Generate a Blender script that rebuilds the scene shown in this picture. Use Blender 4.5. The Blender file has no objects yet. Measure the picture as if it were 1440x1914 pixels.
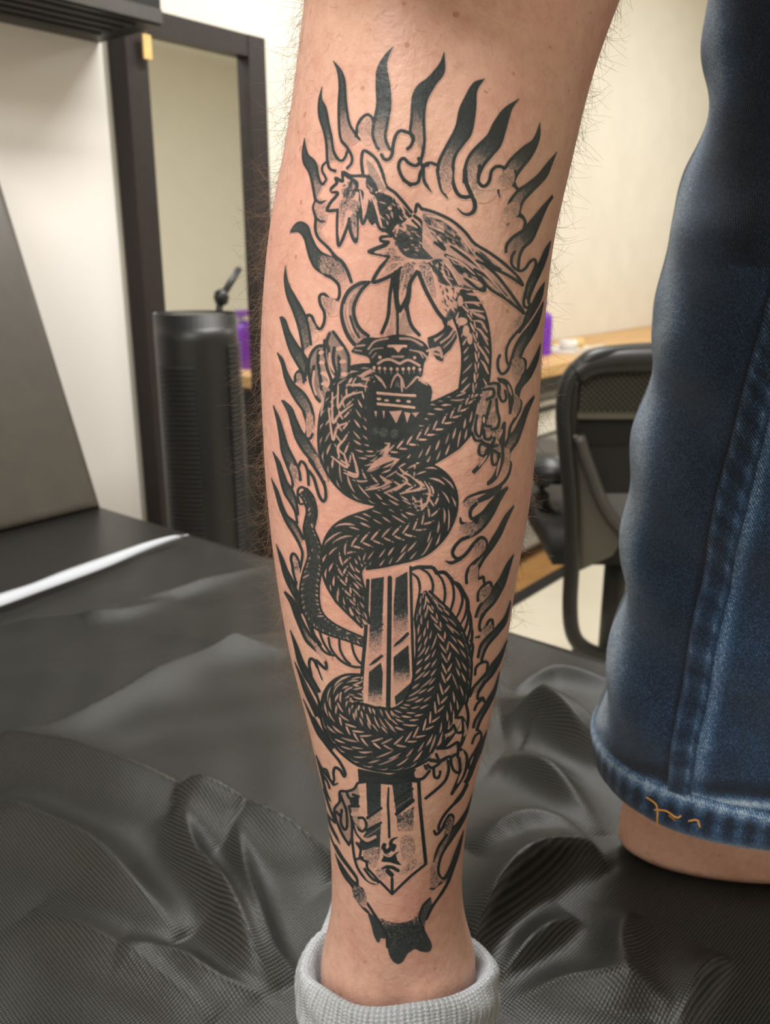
import bpy, bmesh, math, random
import numpy as np
from mathutils import Vector, Matrix

random.seed(7)
rng = np.random.default_rng(7)
scene = bpy.context.scene
col = scene.collection

# ------------------------------------------------------------------ camera
FPX, PITCH, CAMZ = 1600.0, math.radians(16.6), 1.10
cam_d = bpy.data.cameras.new('camera')
cam = bpy.data.objects.new('camera', cam_d)
col.objects.link(cam)
cam.location = (0, 0, CAMZ)
cam.rotation_euler = (math.pi / 2 - PITCH, 0, 0)
cam_d.sensor_fit = 'VERTICAL'
cam_d.sensor_height = 36.0
cam_d.sensor_width = 36.0 * 1440 / 1914
cam_d.lens = FPX / 1914 * 36.0
cam_d.clip_start = 0.01
cam_d.dof.use_dof = True
cam_d.dof.focus_distance = 0.345
cam_d.dof.aperture_fstop = 15.0
scene.camera = cam

# ------------------------------------------------------------------ world, light, exposure
world = bpy.data.worlds.new('world')
scene.world = world
world.use_nodes = True
world.node_tree.nodes['Background'].inputs[0].default_value = (0.9, 0.95, 1.0, 1)
world.node_tree.nodes['Background'].inputs[1].default_value = 0.3
scene.view_settings.view_transform = 'Standard'
scene.view_settings.look = 'None'
scene.view_settings.exposure = 0.25
scene.view_settings.gamma = 1.0
scene.view_settings.use_curve_mapping = False

# room axes: A runs along the back wall (away to the right), B comes off that wall into the room
TH = math.atan2(.779, .627)
UX, UY = math.cos(TH), math.sin(TH)
OX, OY = 1.452, 4.76
def W(a, b, z=0.0):
    return Vector((OX + a * UX + b * UY, OY + a * UY - b * UX, z))
BED_Z = 0.65

def area(name, loc, sx, sy, power, color, rz=TH, rot=None):
    l = bpy.data.lights.new(name, 'AREA')
    l.shape = 'RECTANGLE'; l.size = sx; l.size_y = sy; l.energy = power; l.color = color
    o = bpy.data.objects.new(name, l); col.objects.link(o)
    o.location = loc; o.rotation_euler = rot or (0, 0, rz)
    return o
# fluorescent ceiling panels of the room (fixtures hang just above them)
PANELS = [(-5.50, 1.70, .9, .5, 42), (-3.1, 1.05, 1.2, .4, 42), (-0.6, 1.5, 1.2, .6, 36)]
for a, b, sx, sy, p in PANELS:
    area('ceiling_panel_light', W(a, b, 2.555), sx, sy, p, (1.0, .985, .955))

# ------------------------------------------------------------------ projection helpers (for reading sizes off the photo)
CP, SP = math.cos(PITCH), math.sin(PITCH)
def ray(px, py):
    x = (px - 720) / FPX; u = (957 - py) / FPX
    return Vector((x, CP + u * SP, -SP + u * CP))
def at_y(px, py, y):
    d = ray(px, py); return Vector((0, 0, CAMZ)) + d * (y / d.y)
def at_z(px, py, z):
    d = ray(px, py); return Vector((0, 0, CAMZ)) + d * ((z - CAMZ) / d.z)
def at_b(px, py, b):
    "point of the ray on the plane at distance b from the back wall"
    d = ray(px, py); n = (UY, -UX)
    k = (b + OX * n[0] + OY * n[1]) / (d.x * n[0] + d.y * n[1])
    return Vector((0, 0, CAMZ)) + d * k
def project(P):
    X = P[..., 0]; Y = P[..., 1]; Z = P[..., 2] - CAMZ
    dep = Y * CP - Z * SP
    up = Y * SP + Z * CP
    return 720 + FPX * X / dep, 957 - FPX * up / dep, dep
def to_ab(v):
    dx, dy = v.x - OX, v.y - OY
    return dx * UX + dy * UY, dx * UY - dy * UX

# ------------------------------------------------------------------ object helpers
def link(o, parent=None):
    col.objects.link(o)
    if parent is not None: o.parent = parent
    return o
def empty(name, loc=(0, 0, 0), rz=0.0):
    o = bpy.data.objects.new(name, None); col.objects.link(o)
    o.empty_display_size = .05
    o.location = loc; o.rotation_euler = (0, 0, rz)
    return o
def tag(o, label=None, cat=None, group=None, kind=None):
    if label: o['label'] = label
    if cat: o['category'] = cat
    if group: o['group'] = group
    if kind: o['kind'] = kind
    return o
def np_mesh(name, verts, faces, smooth=True):
    verts = np.asarray(verts, dtype=np.float32).reshape(-1, 3)
    faces = np.asarray(faces, dtype=np.int32)
    n, k = faces.shape
    me = bpy.data.meshes.new(name)
    me.vertices.add(len(verts)); me.vertices.foreach_set('co', verts.ravel())
    me.loops.add(n * k); me.loops.foreach_set('vertex_index', faces.ravel())
    me.polygons.add(n)
    me.polygons.foreach_set('loop_start', np.arange(0, n * k, k, dtype=np.int32))
    me.polygons.foreach_set('use_smooth', np.full(n, smooth))
    me.update(calc_edges=True)
    return me
def np_obj(name, verts, faces, mat, parent=None, smooth=True):
    me = np_mesh(name, verts, faces, smooth)
    if mat: me.materials.append(mat)
    return link(bpy.data.objects.new(name, me), parent)
def grid_faces(nr, nc, wrap=False):
    r = np.arange(nr - 1)[:, None]
    c = np.arange(nc if wrap else nc - 1)[None, :]
    c2 = (c + 1) % nc
    return np.stack([r * nc + c, r * nc + c2, (r + 1) * nc + c2, (r + 1) * nc + c], -1).reshape(-1, 4)
def bm_obj(name, bm, mat, parent=None, smooth=False, bevel=0.0, seg=2):
    if bevel:
        bmesh.ops.bevel(bm, geom=[e for e in bm.edges if e.calc_face_angle(0) > .5], offset=bevel, segments=seg,
                        profile=.6, affect='EDGES', clamp_overlap=True)
    bmesh.ops.recalc_face_normals(bm, faces=bm.faces)
    me = bpy.data.meshes.new(name); bm.to_mesh(me); bm.free()
    if smooth:
        for p in me.polygons: p.use_smooth = True
    if mat: me.materials.append(mat)
    return link(bpy.data.objects.new(name, me), parent)
def add_box(bm, lo, hi, M=None):
    vs = [bm.verts.new((x, y, z)) for x in (lo[0], hi[0]) for y in (lo[1], hi[1]) for z in (lo[2], hi[2])]
    for f in ((0, 1, 3, 2), (4, 6, 7, 5), (0, 4, 5, 1), (2, 3, 7, 6), (0, 2, 6, 4), (1, 5, 7, 3)):
        bm.faces.new([vs[i] for i in f])
    if M:
        for v in vs: v.co = M @ v.co
    return vs
def box(name, lo, hi, mat, parent=None, bevel=0.0, seg=2, M=None):
    bm = bmesh.new(); add_box(bm, lo, hi, M)
    return bm_obj(name, bm, mat, parent, bevel=bevel, seg=seg)
def catmull(pts, n=6, closed=False):
    P = np.asarray(pts, dtype=float)
    if len(P) < 3: 
        t = np.linspace(0, 1, n * (len(P) - 1) + 1)[:, None]
        return P[0] * (1 - t) + P[-1] * t
    if closed: P = np.vstack([P[-1], P, P[0], P[1]])
    else: P = np.vstack([2 * P[0] - P[1], P, 2 * P[-1] - P[-2]])
    out = []
    t = np.linspace(0, 1, n, endpoint=False)[:, None]
    for i in range(1, len(P) - 2):
        p0, p1, p2, p3 = P[i - 1], P[i], P[i + 1], P[i + 2]
        out.append(.5 * (2 * p1 + (p2 - p0) * t + (2 * p0 - 5 * p1 + 4 * p2 - p3) * t ** 2 + (3 * p1 - p0 - 3 * p2 + p3) * t ** 3))
    if not closed: out.append(P[-2][None])
    return np.vstack(out)
def tube_arrays(path, rad, sides=8, cap=True, flat=1.0, updir=(0, 0, 1)):
    P = np.asarray(path, dtype=float); n = len(P)
    R = np.broadcast_to(np.asarray(rad, dtype=float), (n,))
    T = np.gradient(P, axis=0); T /= np.linalg.norm(T, axis=1)[:, None] + 1e-12
    up = np.array(updir, dtype=float)
    V = []
    for i in range(n):
        s = np.cross(T[i], up)
        if np.linalg.norm(s) < 1e-3: s = np.cross(T[i], (0, 1, .01))
        s /= np.linalg.norm(s); u = np.cross(s, T[i])
        a = np.linspace(0, 2 * math.pi, sides, endpoint=False)
        V.append(P[i] + R[i] * (np.cos(a)[:, None] * s + flat * np.sin(a)[:, None] * u))
    V = np.vstack(V); Fq = grid_faces(n, sides, True)
    if cap:
        V = np.vstack([V, P[0], P[-1]])
        i0, i1 = n * sides, n * sides + 1
        a = np.arange(sides); b = (a + 1) % sides
        c0 = np.stack([b, a, np.full(sides, i0), np.full(sides, i0)], -1)
        c1 = np.stack([(n - 1) * sides + a, (n - 1) * sides + b, np.full(sides, i1), np.full(sides, i1)], -1)
        return V, Fq, np.vstack([c0, c1])[:, :3]
    return V, Fq, None
def tube(name, path, rad, mat, parent=None, sides=10, flat=1.0, updir=(0, 0, 1), smooth_path=0):
    if smooth_path: path = catmull(path, smooth_path)
    if smooth_path and not np.isscalar(rad):
        r = np.asarray(rad, float); rad = np.interp(np.linspace(0, 1, len(path)), np.linspace(0, 1, len(r)), r)
    V, Fq, C = tube_arrays(path, rad, sides, True, flat, updir)
    me = bpy.data.meshes.new(name)
    me.from_pydata([tuple(v) for v in V], [], [tuple(int(i) for i in f) for f in Fq] + [tuple(int(i) for i in f) for f in C])
    for p in me.polygons: p.use_smooth = True
    me.materials.append(mat)
    return link(bpy.data.objects.new(name, me), parent)
def lathe(name, prof, mat, parent=None, n=40, loc=(0, 0, 0), sx=1.0, sy=1.0):
    prof = np.asarray(prof, float)
    a = np.linspace(0, 2 * math.pi, n, endpoint=False)
    V = np.stack([prof[:, 0:1] * np.cos(a) * sx + loc[0], prof[:, 0:1] * np.sin(a) * sy + loc[1],
                  np.repeat(prof[:, 1:2], n, 1) + loc[2]], -1)
    return np_obj(name, V.reshape(-1, 3), grid_faces(len(prof), n, True), mat, parent)

# ------------------------------------------------------------------ materials
def lin(r, g, b):
    return tuple(((c / 255) / 12.92 if c / 255 <= .04045 else ((c / 255 + .055) / 1.055) ** 2.4) for c in (r, g, b)) + (1,)
class NT:
    def __init__(s, name):
        s.m = bpy.data.materials.new(name); s.m.use_nodes = True
        s.t = s.m.node_tree; s.b = s.t.nodes['Principled BSDF']
    def n(s, typ, **kw):
        nd = s.t.nodes.new(typ)
        for k, v in kw.items():
            if k.startswith('i_'): nd.inputs[k[2:].replace('_', ' ')].default_value = v
            else: setattr(nd, k, v)
        return nd
    def l(s, a, b): s.t.links.new(a, b)
    def coord(s, kind='Object'): return s.n('ShaderNodeTexCoord').outputs[kind]
    def math(s, op, a, b=None, clamp=False):
        nd = s.n('ShaderNodeMath', operation=op, use_clamp=clamp)
        for i, v in enumerate((a, b)):
            if v is None: continue
            if isinstance(v, (int, float)): nd.inputs[i].default_value = v
            else: s.l(v, nd.inputs[i])
        return nd.outputs[0]
    def noise(s, vec, scale, detail=3.0, rough=.5):
        nd = s.n('ShaderNodeTexNoise'); nd.inputs['Scale'].default_value = scale
        nd.inputs['Detail'].default_value = detail; nd.inputs['Roughness'].default_value = rough
        if vec is not None: s.l(vec, nd.inputs['Vector'])
        return nd.outputs['Fac']
    def ramp(s, fac, stops):
        nd = s.n('ShaderNodeValToRGB'); cr = nd.color_ramp
        while len(cr.elements) < len(stops): cr.elements.new(.5)
        for e, (p, c) in zip(cr.elements, stops):
            e.position = p; e.color = c if len(c) == 4 else (*c, 1)
        s.l(fac, nd.inputs['Fac']); return nd.outputs['Color']
    def mix(s, fac, a, b, blend='MIX'):
        nd = s.n('ShaderNodeMix', data_type='RGBA', blend_type=blend)
        for sock, v in ((nd.inputs[0], fac), (nd.inputs[6], a), (nd.inputs[7], b)):
            if isinstance(v, (int, float)): sock.default_value = v
            elif isinstance(v, tuple): sock.default_value = v
            else: s.l(v, sock)
        return nd.outputs[2]
    def bump(s, h, strength=.3, dist=.001):
        nd = s.n('ShaderNodeBump'); nd.inputs['Strength'].default_value = strength; nd.inputs['Distance'].default_value = dist
        s.l(h, nd.inputs['Height']); s.l(nd.outputs[0], s.b.inputs['Normal'])
    def set(s, **kw):
        for k, v in kw.items():
            k = k.replace('_', ' ')
            if isinstance(v, (int, float, tuple)): s.b.inputs[k].default_value = v
            else: s.l(v, s.b.inputs[k])
        return s
def plain(name, c, rough=.5, var=.08, scale=30, metal=0.0, bump=0.0, spec=.5):
    m = NT(name); nz = m.noise(m.coord(), scale, 4)
    dark = tuple(x * (1 - var) for x in c[:3]) + (1,); lite = tuple(min(1, x * (1 + var)) for x in c[:3]) + (1,)
    m.set(Base_Color=m.ramp(nz, [(.3, dark), (.7, lite)]), Roughness=rough, Metallic=metal, Specular_IOR_Level=spec)
    if bump: m.bump(nz, bump, .001)
    return m.m
M = {}
M['wall'] = plain('cream_plaster', lin(228, 223, 210), .85, .03, 8, bump=.05)
M['ceiling'] = plain('ceiling_white', lin(232, 228, 220), .9, .02, 6)
M['door'] = plain('white_door', lin(236, 232, 228), .45, .02, 3)
M['frame'] = plain('dark_frame', lin(38, 31, 30), .45, .2, 60, bump=.1)
M['black'] = plain('black_plastic', lin(26, 27, 28), .42, .15, 80)
M['black_soft'] = plain('black_soft', lin(20, 20, 21), .6, .2, 120)
M['grey_plastic'] = plain('grey_plastic', lin(72, 70, 68), .45, .1, 40)
M['vinyl'] = plain('taupe_vinyl', lin(70, 65, 59), .42, .08, 25, bump=.06)
M['vinyl_dark'] = plain('black_vinyl', lin(38, 37, 34), .38, .12, 60, bump=.08)
M['steel'] = plain('steel', lin(150, 150, 150), .35, .1, 30, metal=.9)
M['paper'] = plain('white_paper', lin(186, 191, 199), .8, .02, 30)
M['purple'] = plain('purple_plastic', lin(120, 50, 190), .35, .1, 20)
M['white_plastic'] = plain('white_plastic', lin(225, 222, 214), .4, .03, 20)
M['grey_metal'] = plain('grey_metal', lin(150, 148, 142), .5, .1, 20)
M['tag'] = plain('pale_wood', lin(226, 186, 118), .6, .1, 40)
M['floor'] = plain('cream_tile', lin(214, 206, 186), .35, .04, 6)
M['lamp'] = plain('lamp_body', lin(230, 230, 226), .5, .02, 10)
m = NT('wood'); tc = m.n('ShaderNodeMapping'); tc.inputs['Scale'].default_value = (1.2, 14, 14)
m.l(m.coord(), tc.inputs['Vector']); nz = m.noise(tc.outputs[0], 3.0, 6, .6)
m.set(Base_Color=m.ramp(nz, [(.25, lin(176, 132, 82)), (.55, lin(205, 164, 108)), (.8, lin(220, 184, 130))]), Roughness=.45); M['wood'] = m.m
m = NT('wood_floor'); tc = m.n('ShaderNodeMapping'); tc.inputs['Scale'].default_value = (1.5, 16, 16); tc.inputs['Rotation'].default_value = (0, 0, -TH)
m.l(m.coord(), tc.inputs['Vector']); nz = m.noise(tc.outputs[0], 3.0, 6, .6)
m.set(Base_Color=m.ramp(nz, [(.25, lin(128, 90, 48)), (.55, lin(160, 118, 68)), (.8, lin(176, 136, 84))]), Roughness=.4); M['wood_floor'] = m.m
m = NT('mirror_glass'); m.set(Base_Color=(.93, .95, .94, 1), Metallic=1.0, Roughness=.06); M['mirror'] = m.m

# ================================================================== STRUCTURE
A0, A1, B1, CEIL = -6.4, 1.4, 4.0, 2.6
def slab(name, a0, a1, b0, b1, z0, z1, mat, bevel=0.0):
    r = W((a0 + a1) / 2, (b0 + b1) / 2, z0)
    o = box(name, (-(a1 - a0) / 2, -(b1 - b0) / 2, 0), ((a1 - a0) / 2, (b1 - b0) / 2, z1 - z0), mat, bevel=bevel)
    o.location = r; o.rotation_euler = (0, 0, TH)
    return tag(o, kind='structure')
TH_B = to_ab(at_z(1010, 1105, 0))[1]          # where the wooden strip of floor ends
slab('floor', A0, A1, TH_B, B1, -.1, 0, M['floor'])
slab('floor_wood', A0, A1, 0, TH_B - .05, -.1, 0, M['wood_floor'])
slab('trim_1', A0, A1, TH_B - .05, TH_B, -.1, .006, M['black'])
slab('wall_back', A0 - .1, A1 + .1, -.1, 0, 0, CEIL, M['wall'])
slab('wall_right', A1, A1 + .1, 0, B1, 0, CEIL, M['wall'])
slab('wall_left', A0 - .1, A0, 0, B1, 0, CEIL, M['wall'])
slab('wall_front', A0 - .1, A1 + .1, B1, B1 + .1, 0, CEIL, M['wall'])
slab('ceiling', A0 - .1, A1 + .1, -.1, B1 + .1, CEIL, CEIL + .1, M['ceiling'])
def wroot(name, a, b, z=0.0, rz=0.0):
    return empty(name, W(a, b, z), TH + rz)
for i, (a, b, sx, sy, p) in enumerate(PANELS):
    r = wroot('ceiling_lamp', a, b, 2.56)
    box('housing', (-sx / 2 - .03, -sy / 2 - .03, .005), (sx / 2 + .03, sy / 2 + .03, .04), M['lamp'], r, bevel=.008)
    tag(r, ['flat white ceiling panel lamp above the bed, behind the viewer', 'flat white ceiling panel lamp near the mirror',
            'flat white ceiling panel lamp furthest along the back wall'][i], 'lamp', 'ceiling panel lamps')

# white door left of the mirror, two leaves with narrow seams
MA0 = to_ab(at_b(262, 500, .06))[0]
MA1 = to_ab(at_b(506, 500, .06))[0]
d_right = MA0 - .035
door = wroot('door_1', d_right - .72, 0.0, 0.0)
for k in range(4):
    box('door_panel', (.72 - .36 * (k + 1) + .002, -.035, .01), (.72 - .36 * k - .002, -.001, 2.05), M['door'], door, bevel=.003)
tag(door, kind='structure')

# ================================================================== TREATMENT BED
BA0, BA1, BB0, BB1 = -4.66, -3.75, .455, 2.5
bed = wroot('treatment_bed', (BA0 + BA1) / 2, (BB0 + BB1) / 2, 0)
hw, hl = (BA1 - BA0) / 2, (BB1 - BB0) / 2
bm = bmesh.new(); add_box(bm, (-hw, -hl, .555), (hw, hl, .648))
bm_obj('mattress', bm, M['vinyl_dark'], bed, bevel=.022, seg=4, smooth=True)
box('bed_frame', (-hw + .05, -hl + .05, .50), (hw - .05, hl - .05, .556), M['black'], bed, bevel=.006)
for sx in (-1, 1):
    for sy in (-1, 1):
        tube('leg', [(sx * (hw - .1), sy * (hl - .12), 0), (sx * (hw - .1), sy * (hl - .12), .51)], .025, M['steel'], bed)
# raised backrest, hinged at the end near the wall
def rounded_panel(w, h, r, t, n=8):
    bm = bmesh.new(); pts = [(-w, 0), (w, 0)]
    for cx, a0 in ((w - r, 0), (-w + r, math.pi / 2)):
        for k in range(n + 1):
            a = a0 + k / n * math.pi / 2
            pts.append((cx + r * math.cos(a), h - r + r * math.sin(a)))
    f = bm.faces.new([bm.verts.new((x, 0, z)) for x, z in pts])
    ex = bmesh.ops.extrude_face_region(bm, geom=[f])
    for v in [g for g in ex['geom'] if isinstance(g, bmesh.types.BMVert)]: v.co.y += t
    return bm
bm = rounded_panel(hw, .80, .16, .075)
br = bm_obj('backrest', bm, M['vinyl'], bed, bevel=.018, seg=4, smooth=True)
br.location = (0, hl - .02, .652); br.rotation_euler = (-math.radians(21), 0, 0)
bm = bmesh.new(); add_box(bm, (-hw + .1, .076, .02), (hw - .1, .10, .5))
bp = bm_obj('backrest_board', bm, M['black'], bed); bp.location = br.location; bp.rotation_euler = br.rotation_euler
tag(bed, 'black padded treatment bed with raised taupe backrest at the left', 'bed')

# ================================================================== BED SHEET
m = NT('nonwoven_sheet')
uv = m.coord('Object'); sep = m.n('ShaderNodeSeparateXYZ'); m.l(uv, sep.inputs[0])
K = 2 * math.pi / .0030
sx = m.math('SINE', m.math('MULTIPLY', sep.outputs[0], K)); sy = m.math('SINE', m.math('MULTIPLY', sep.outputs[1], K))
dots = m.math('MULTIPLY', m.math('ADD', m.math('MULTIPLY', sx, sy), 1.0), .5)
nz = m.noise(uv, 14, 4); nf = m.noise(uv, 900, 2)
base = m.ramp(nz, [(.3, lin(7, 8, 8)), (.7, lin(13, 13, 12))])
base = m.mix(m.math('MULTIPLY', m.math('POWER', dots, 2.5), .75), base, lin(76, 76, 72))
m.set(Base_Color=base, Roughness=.42, Specular_IOR_Level=.32)
hgt = m.math('ADD', dots, m.math('MULTIPLY', nf, .6))
m.bump(hgt, .45, .0005)
M['sheet'] = m.m

SB0 = .735
na, nb = 380, 690
ga = np.linspace(BA0 - .01, BA1 + .012, na); gb = np.linspace(SB0, 2.46, nb)
GA, GB = np.meshgrid(ga, gb)
SXw = OX + GA * UX + GB * UY; SYw = OY + GA * UY - GB * UX
def seg_dist(X, Y, pl):
    D = np.full(X.shape, 1e9); Sg = np.zeros(X.shape); Tt = np.zeros(X.shape)
    n = len(pl) - 1
    for i in range(n):
        ax, ay = pl[i]; bx, by = pl[i + 1]
        dx, dy = bx - ax, by - ay; L2 = dx * dx + dy * dy + 1e-12
        t = np.clip(((X - ax) * dx + (Y - ay) * dy) / L2, 0, 1)
        ex, ey = X - ax - t * dx, Y - ay - t * dy
        d = np.sqrt(ex * ex + ey * ey); s = np.sign(dx * ey - dy * ex)
        k = d < D
        D = np.where(k, d, D); Sg = np.where(k, s, Sg); Tt = np.where(k, (i + t) / n, Tt)
    return D, Sg, Tt
FOLDS = [  # polyline read in photo pixels, height m, half width on the two sides m, kind
    ([(-40, 1420), (45, 1392), (160, 1345), (300, 1265), (430, 1208), (520, 1180)], .009, .004, .035),
    ([(-30, 1400), (80, 1425), (200, 1470), (330, 1510), (450, 1560)], .020, .022, .03),
    ([(-30, 1500), (80, 1560), (170, 1610), (260, 1690), (340, 1760)], .014, .020, .022),
    ([(330, 1525), (400, 1530), (480, 1555), (560, 1585), (640, 1620)], .016, .006, .022),
    ([(335, 1540), (370, 1620), (420, 1690), (470, 1790), (520, 1850)], .013, .010, .014),
    ([(440, 1560), (475, 1690), (510, 1780), (560, 1830)], .010, .008, .012),
    ([(230, 1790), (330, 1800), (420, 1850), (560, 1880)], .007, .010, .012),
    ([(60, 1700), (160, 1760), (280, 1830), (400, 1914)], .008, .016, .016),
    ([(150, 1160), (260, 1130), (400, 1085), (500, 1055)], .006, .012, .015),
    ([(-20, 1170), (100, 1160), (220, 1150), (330, 1120)], .005, .015, .02),
    ([(280, 1180), (400, 1200), (540, 1215)], .004, .012, .02),
    ([(940, 1345), (1010, 1350), (1080, 1385), (1160, 1440), (1240, 1500)], .020, .016, .03),
    ([(920, 1300), (990, 1335), (1070, 1400), (1130, 1440)], .008, .01, .012),
    ([(960, 1290), (1030, 1260), (1110, 1275), (1190, 1300)], .008, .012, .016),
    ([(930, 1420), (1000, 1445), (1060, 1490), (1130, 1560)], .012, .014, .016),
    ([(1120, 1595), (1040, 1630), (960, 1690), (900, 1760), (860, 1850)], .022, .007, .03),
    ([(880, 1590), (960, 1560), (1050, 1570), (1140, 1620)], .012, .02, .02),
    ([(1080, 1715), (1000, 1770), (930, 1830)], .008, .006, .02),
    ([(1360, 1780), (1310, 1850), (1260, 1930)], .010, .006, .02),
    ([(940, 1880), (1040, 1850), (1160, 1860), (1260, 1900)], .008, .014, .016),
    ([(1180, 1700), (1160, 1790), (1180, 1900)], .010, .014, .016),
]
H = np.zeros_like(GA)
for pl, h, w1, w2 in FOLDS:
    q = [(lambda v: (v.x, v.y))(at_z(x, y, BED_Z + .004)) for x, y in catmull(pl, 4)]
    D, Sg, Tt = seg_dist(SXw, SYw, q)
    w = np.where(Sg > 0, w1, w2)
    H += 2.0 * h * np.exp(-(D / w) ** 1.4) * np.sin(np.clip(Tt, .0, 1) * math.pi) ** .7
# broad soft unevenness
for _ in range(26):
    cx, cy = rng.uniform(BA0, BA1), rng.uniform(.8, 2.4); ang = rng.uniform(0, math.pi); s1, s2 = rng.uniform(.03, .1), rng.uniform(.01, .03)
    u_ = (GA - cx) * math.cos(ang) + (GB - cy) * math.sin(ang); v_ = -(GA - cx) * math.sin(ang) + (GB - cy) * math.cos(ang)
    H += rng.uniform(.001, .006) * np.exp(-(u_ / s1) ** 2 - (v_ / s2) ** 2)
H += .0012 * np.sin(GA * 61 + 1.3 * np.sin(GB * 23)) * np.sin(GB * 47 + GA * 11)
# the feet press it flat
for fx, fy, r_ in ((.005, .40, .10), (.28, .585, .12)):
    H *= 1 - .85 * np.exp(-(((SXw - fx) ** 2 + (SYw - fy) ** 2) / r_ ** 2) ** 2)
Z = BED_Z + .0008 + H
over = np.clip(GA - (BA1 - .012), 0, 1)
Z -= np.where(over > 0, np.minimum(.022, over * 1.0), 0)
V = np.stack([SXw, SYw, Z], -1)
# a hanging skirt beyond the long far edge
skirt = []
for k in range(1, 14):
    t = k / 13
    Vk = V[:, -1, :].copy(); off = .006 * np.sin(gb * 38) * t + .010
    Vk[:, 0] += UX * off; Vk[:, 1] += UY * off; Vk[:, 2] -= t * .26
    skirt.append(Vk)
V = np.concatenate([V, np.stack(skirt, 1)], 1)
sheet = np_obj('bed_sheet', V.reshape(-1, 3), grid_faces(nb, V.shape[1]), M['sheet'])
so = sheet.modifiers.new('thickness', 'SOLIDIFY'); so.thickness = .0006; so.offset = 1
tag(sheet, 'wrinkled black disposable nonwoven sheet spread over the treatment bed', 'bed sheet')

top = catmull([(-60, 1132), (0, 1111), (60, 1092), (120, 1068), (200, 1040), (270, 1016), (320, 1003), (352, 1000)], 5)
bot = catmull([(-60, 1152), (0, 1134), (60, 1112), (120, 1090), (200, 1060), (270, 1030), (320, 1012), (352, 1004)], 5)
Vt = [at_z(x, y, .668) for x, y in top]; Vb = [at_z(x, y, .662) for x, y in bot]
Vm = [(p + q) / 2 + Vector((0, 0, .003)) for p, q in zip(Vt, Vb)]
rows = np.array([[tuple(p) for p in r] for r in (Vt, Vm, Vb)])
st = np_obj('paper_strip', rows.reshape(-1, 3), grid_faces(3, rows.shape[1]), M['paper'])
so = st.modifiers.new('thickness', 'SOLIDIFY'); so.thickness = .0012
tag(st, 'narrow white paper strip along the far left edge of the black sheet', 'paper')

# ================================================================== PERSON
m = NT('skin'); oc = m.coord()
n1 = m.noise(oc, 9, 4); n2 = m.noise(oc, 45, 5, .6); n3 = m.noise(oc, 420, 3, .6)
skin = m.ramp(n1, [(.30, lin(194, 151, 133)), (.50, lin(204, 162, 145)), (.72, lin(205, 152, 139))])
skin = m.mix(m.math('MULTIPLY', m.math('SUBTRACT', n2, .46), 1.3, True), skin, lin(182, 124, 108))
n4 = m.noise(oc, 190, 4, .65)
skin = m.mix(m.math('MULTIPLY', m.math('SUBTRACT', n4, .5), 1.5, True), skin, lin(174, 114, 98))
skin = m.mix(m.math('MULTIPLY', m.math('SUBTRACT', .48, n4), 1.2, True), skin, lin(226, 184, 162))
vo = m.n('ShaderNodeTexVoronoi'); vo.inputs['Scale'].default_value = 120; m.l(oc, vo.inputs['Vector'])
spot = m.math('MULTIPLY', m.math('LESS_THAN', vo.outputs['Distance'], .13), m.math('GREATER_THAN', n2, .54))
skin = m.mix(m.math('MULTIPLY', spot, .45), skin, lin(140, 84, 66))
at = m.n('ShaderNodeAttribute', attribute_name='ink')
inkc = m.mix(n1, lin(13, 19, 22), lin(20, 26, 29))
skin = m.mix(m.math('MULTIPLY', at.outputs['Fac'], 1.3, True), skin, lin(70, 77, 80))
skin = m.mix(m.math('MULTIPLY', m.math('SUBTRACT', at.outputs['Fac'], .56), 2.0, True), skin, inkc)
rough = m.math('ADD', m.math('MULTIPLY', n3, .22), .36)
m.set(Base_Color=skin, Roughness=rough, Specular_IOR_Level=.42)
m.bump(m.math('ADD', n3, m.math('MULTIPLY', n4, 1.5)), .35, .0007)
M['skin'] = m.m

LEGY = .37
EDGE = [(0, 567, 1162), (69, 558, 1134), (135, 550, 1110), (201, 543, 1091), (299, 527, 1068), (396, 508, 1044), (451, 501, 1031), (514, 495, 1023),
        (600, 490, 1015), (647, 488, 1009), (734, 491, 1006), (865, 497, 995), (960, 505, 983), (1022, 512, 971), (1115, 525, 957),
        (1188, 537, 948), (1255, 553, 932), (1320, 570, 920), (1384, 583, 905), (1438, 595, 893), (1492, 608, 882), (1555, 614, 872),
        (1619, 618, 867), (1673, 619, 865), (1726, 618, 870), (1773, 609, 881), (1806, 599, 893), (1838, 595, 895), (1880, 598, 892)]
zr, ar, cr_ = [], [], []
for y, xl, xr in EDGE:
    p = at_y((xl + xr) / 2, y, LEGY); _, _, dep = project(np.array([p.x, p.y, p.z]))
    hpx = (xr - xl) / 2
    zr.append(p.z); cr_.append(p.x); ar.append(hpx / FPX * dep / math.sqrt(1 + (hpx / FPX) ** 2))
zr = [1.62, 1.48, 1.36, 1.27] + zr + [.688, .665, .654]
ar = [.098, .093, .082, .073] + ar + [.041, .035, .026]
cr_ = [.075, .068, .056, .044] + cr_ + [cr_[-1]] * 3
zr, ar, cr_ = map(np.array, (zr, ar, cr_))
def zmap(z, xs, ys): return np.interp(z, xs[::-1], ys[::-1])
def smooth1(z_tab, v_tab, sig=.008):
    zz = np.linspace(z_tab.min(), z_tab.max(), 1600); vv = zmap(zz, z_tab, v_tab)
    k = np.arange(-60, 61) * (zz[1] - zz[0]); g = np.exp(-.5 * (k / sig) ** 2); g /= g.sum()
    vp = np.concatenate([np.full(60, vv[0]), vv, np.full(60, vv[-1])])
    return zz, np.convolve(vp, g, 'valid')
ZZ, AA = smooth1(zr, ar); _, CC = smooth1(zr, cr_)
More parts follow.
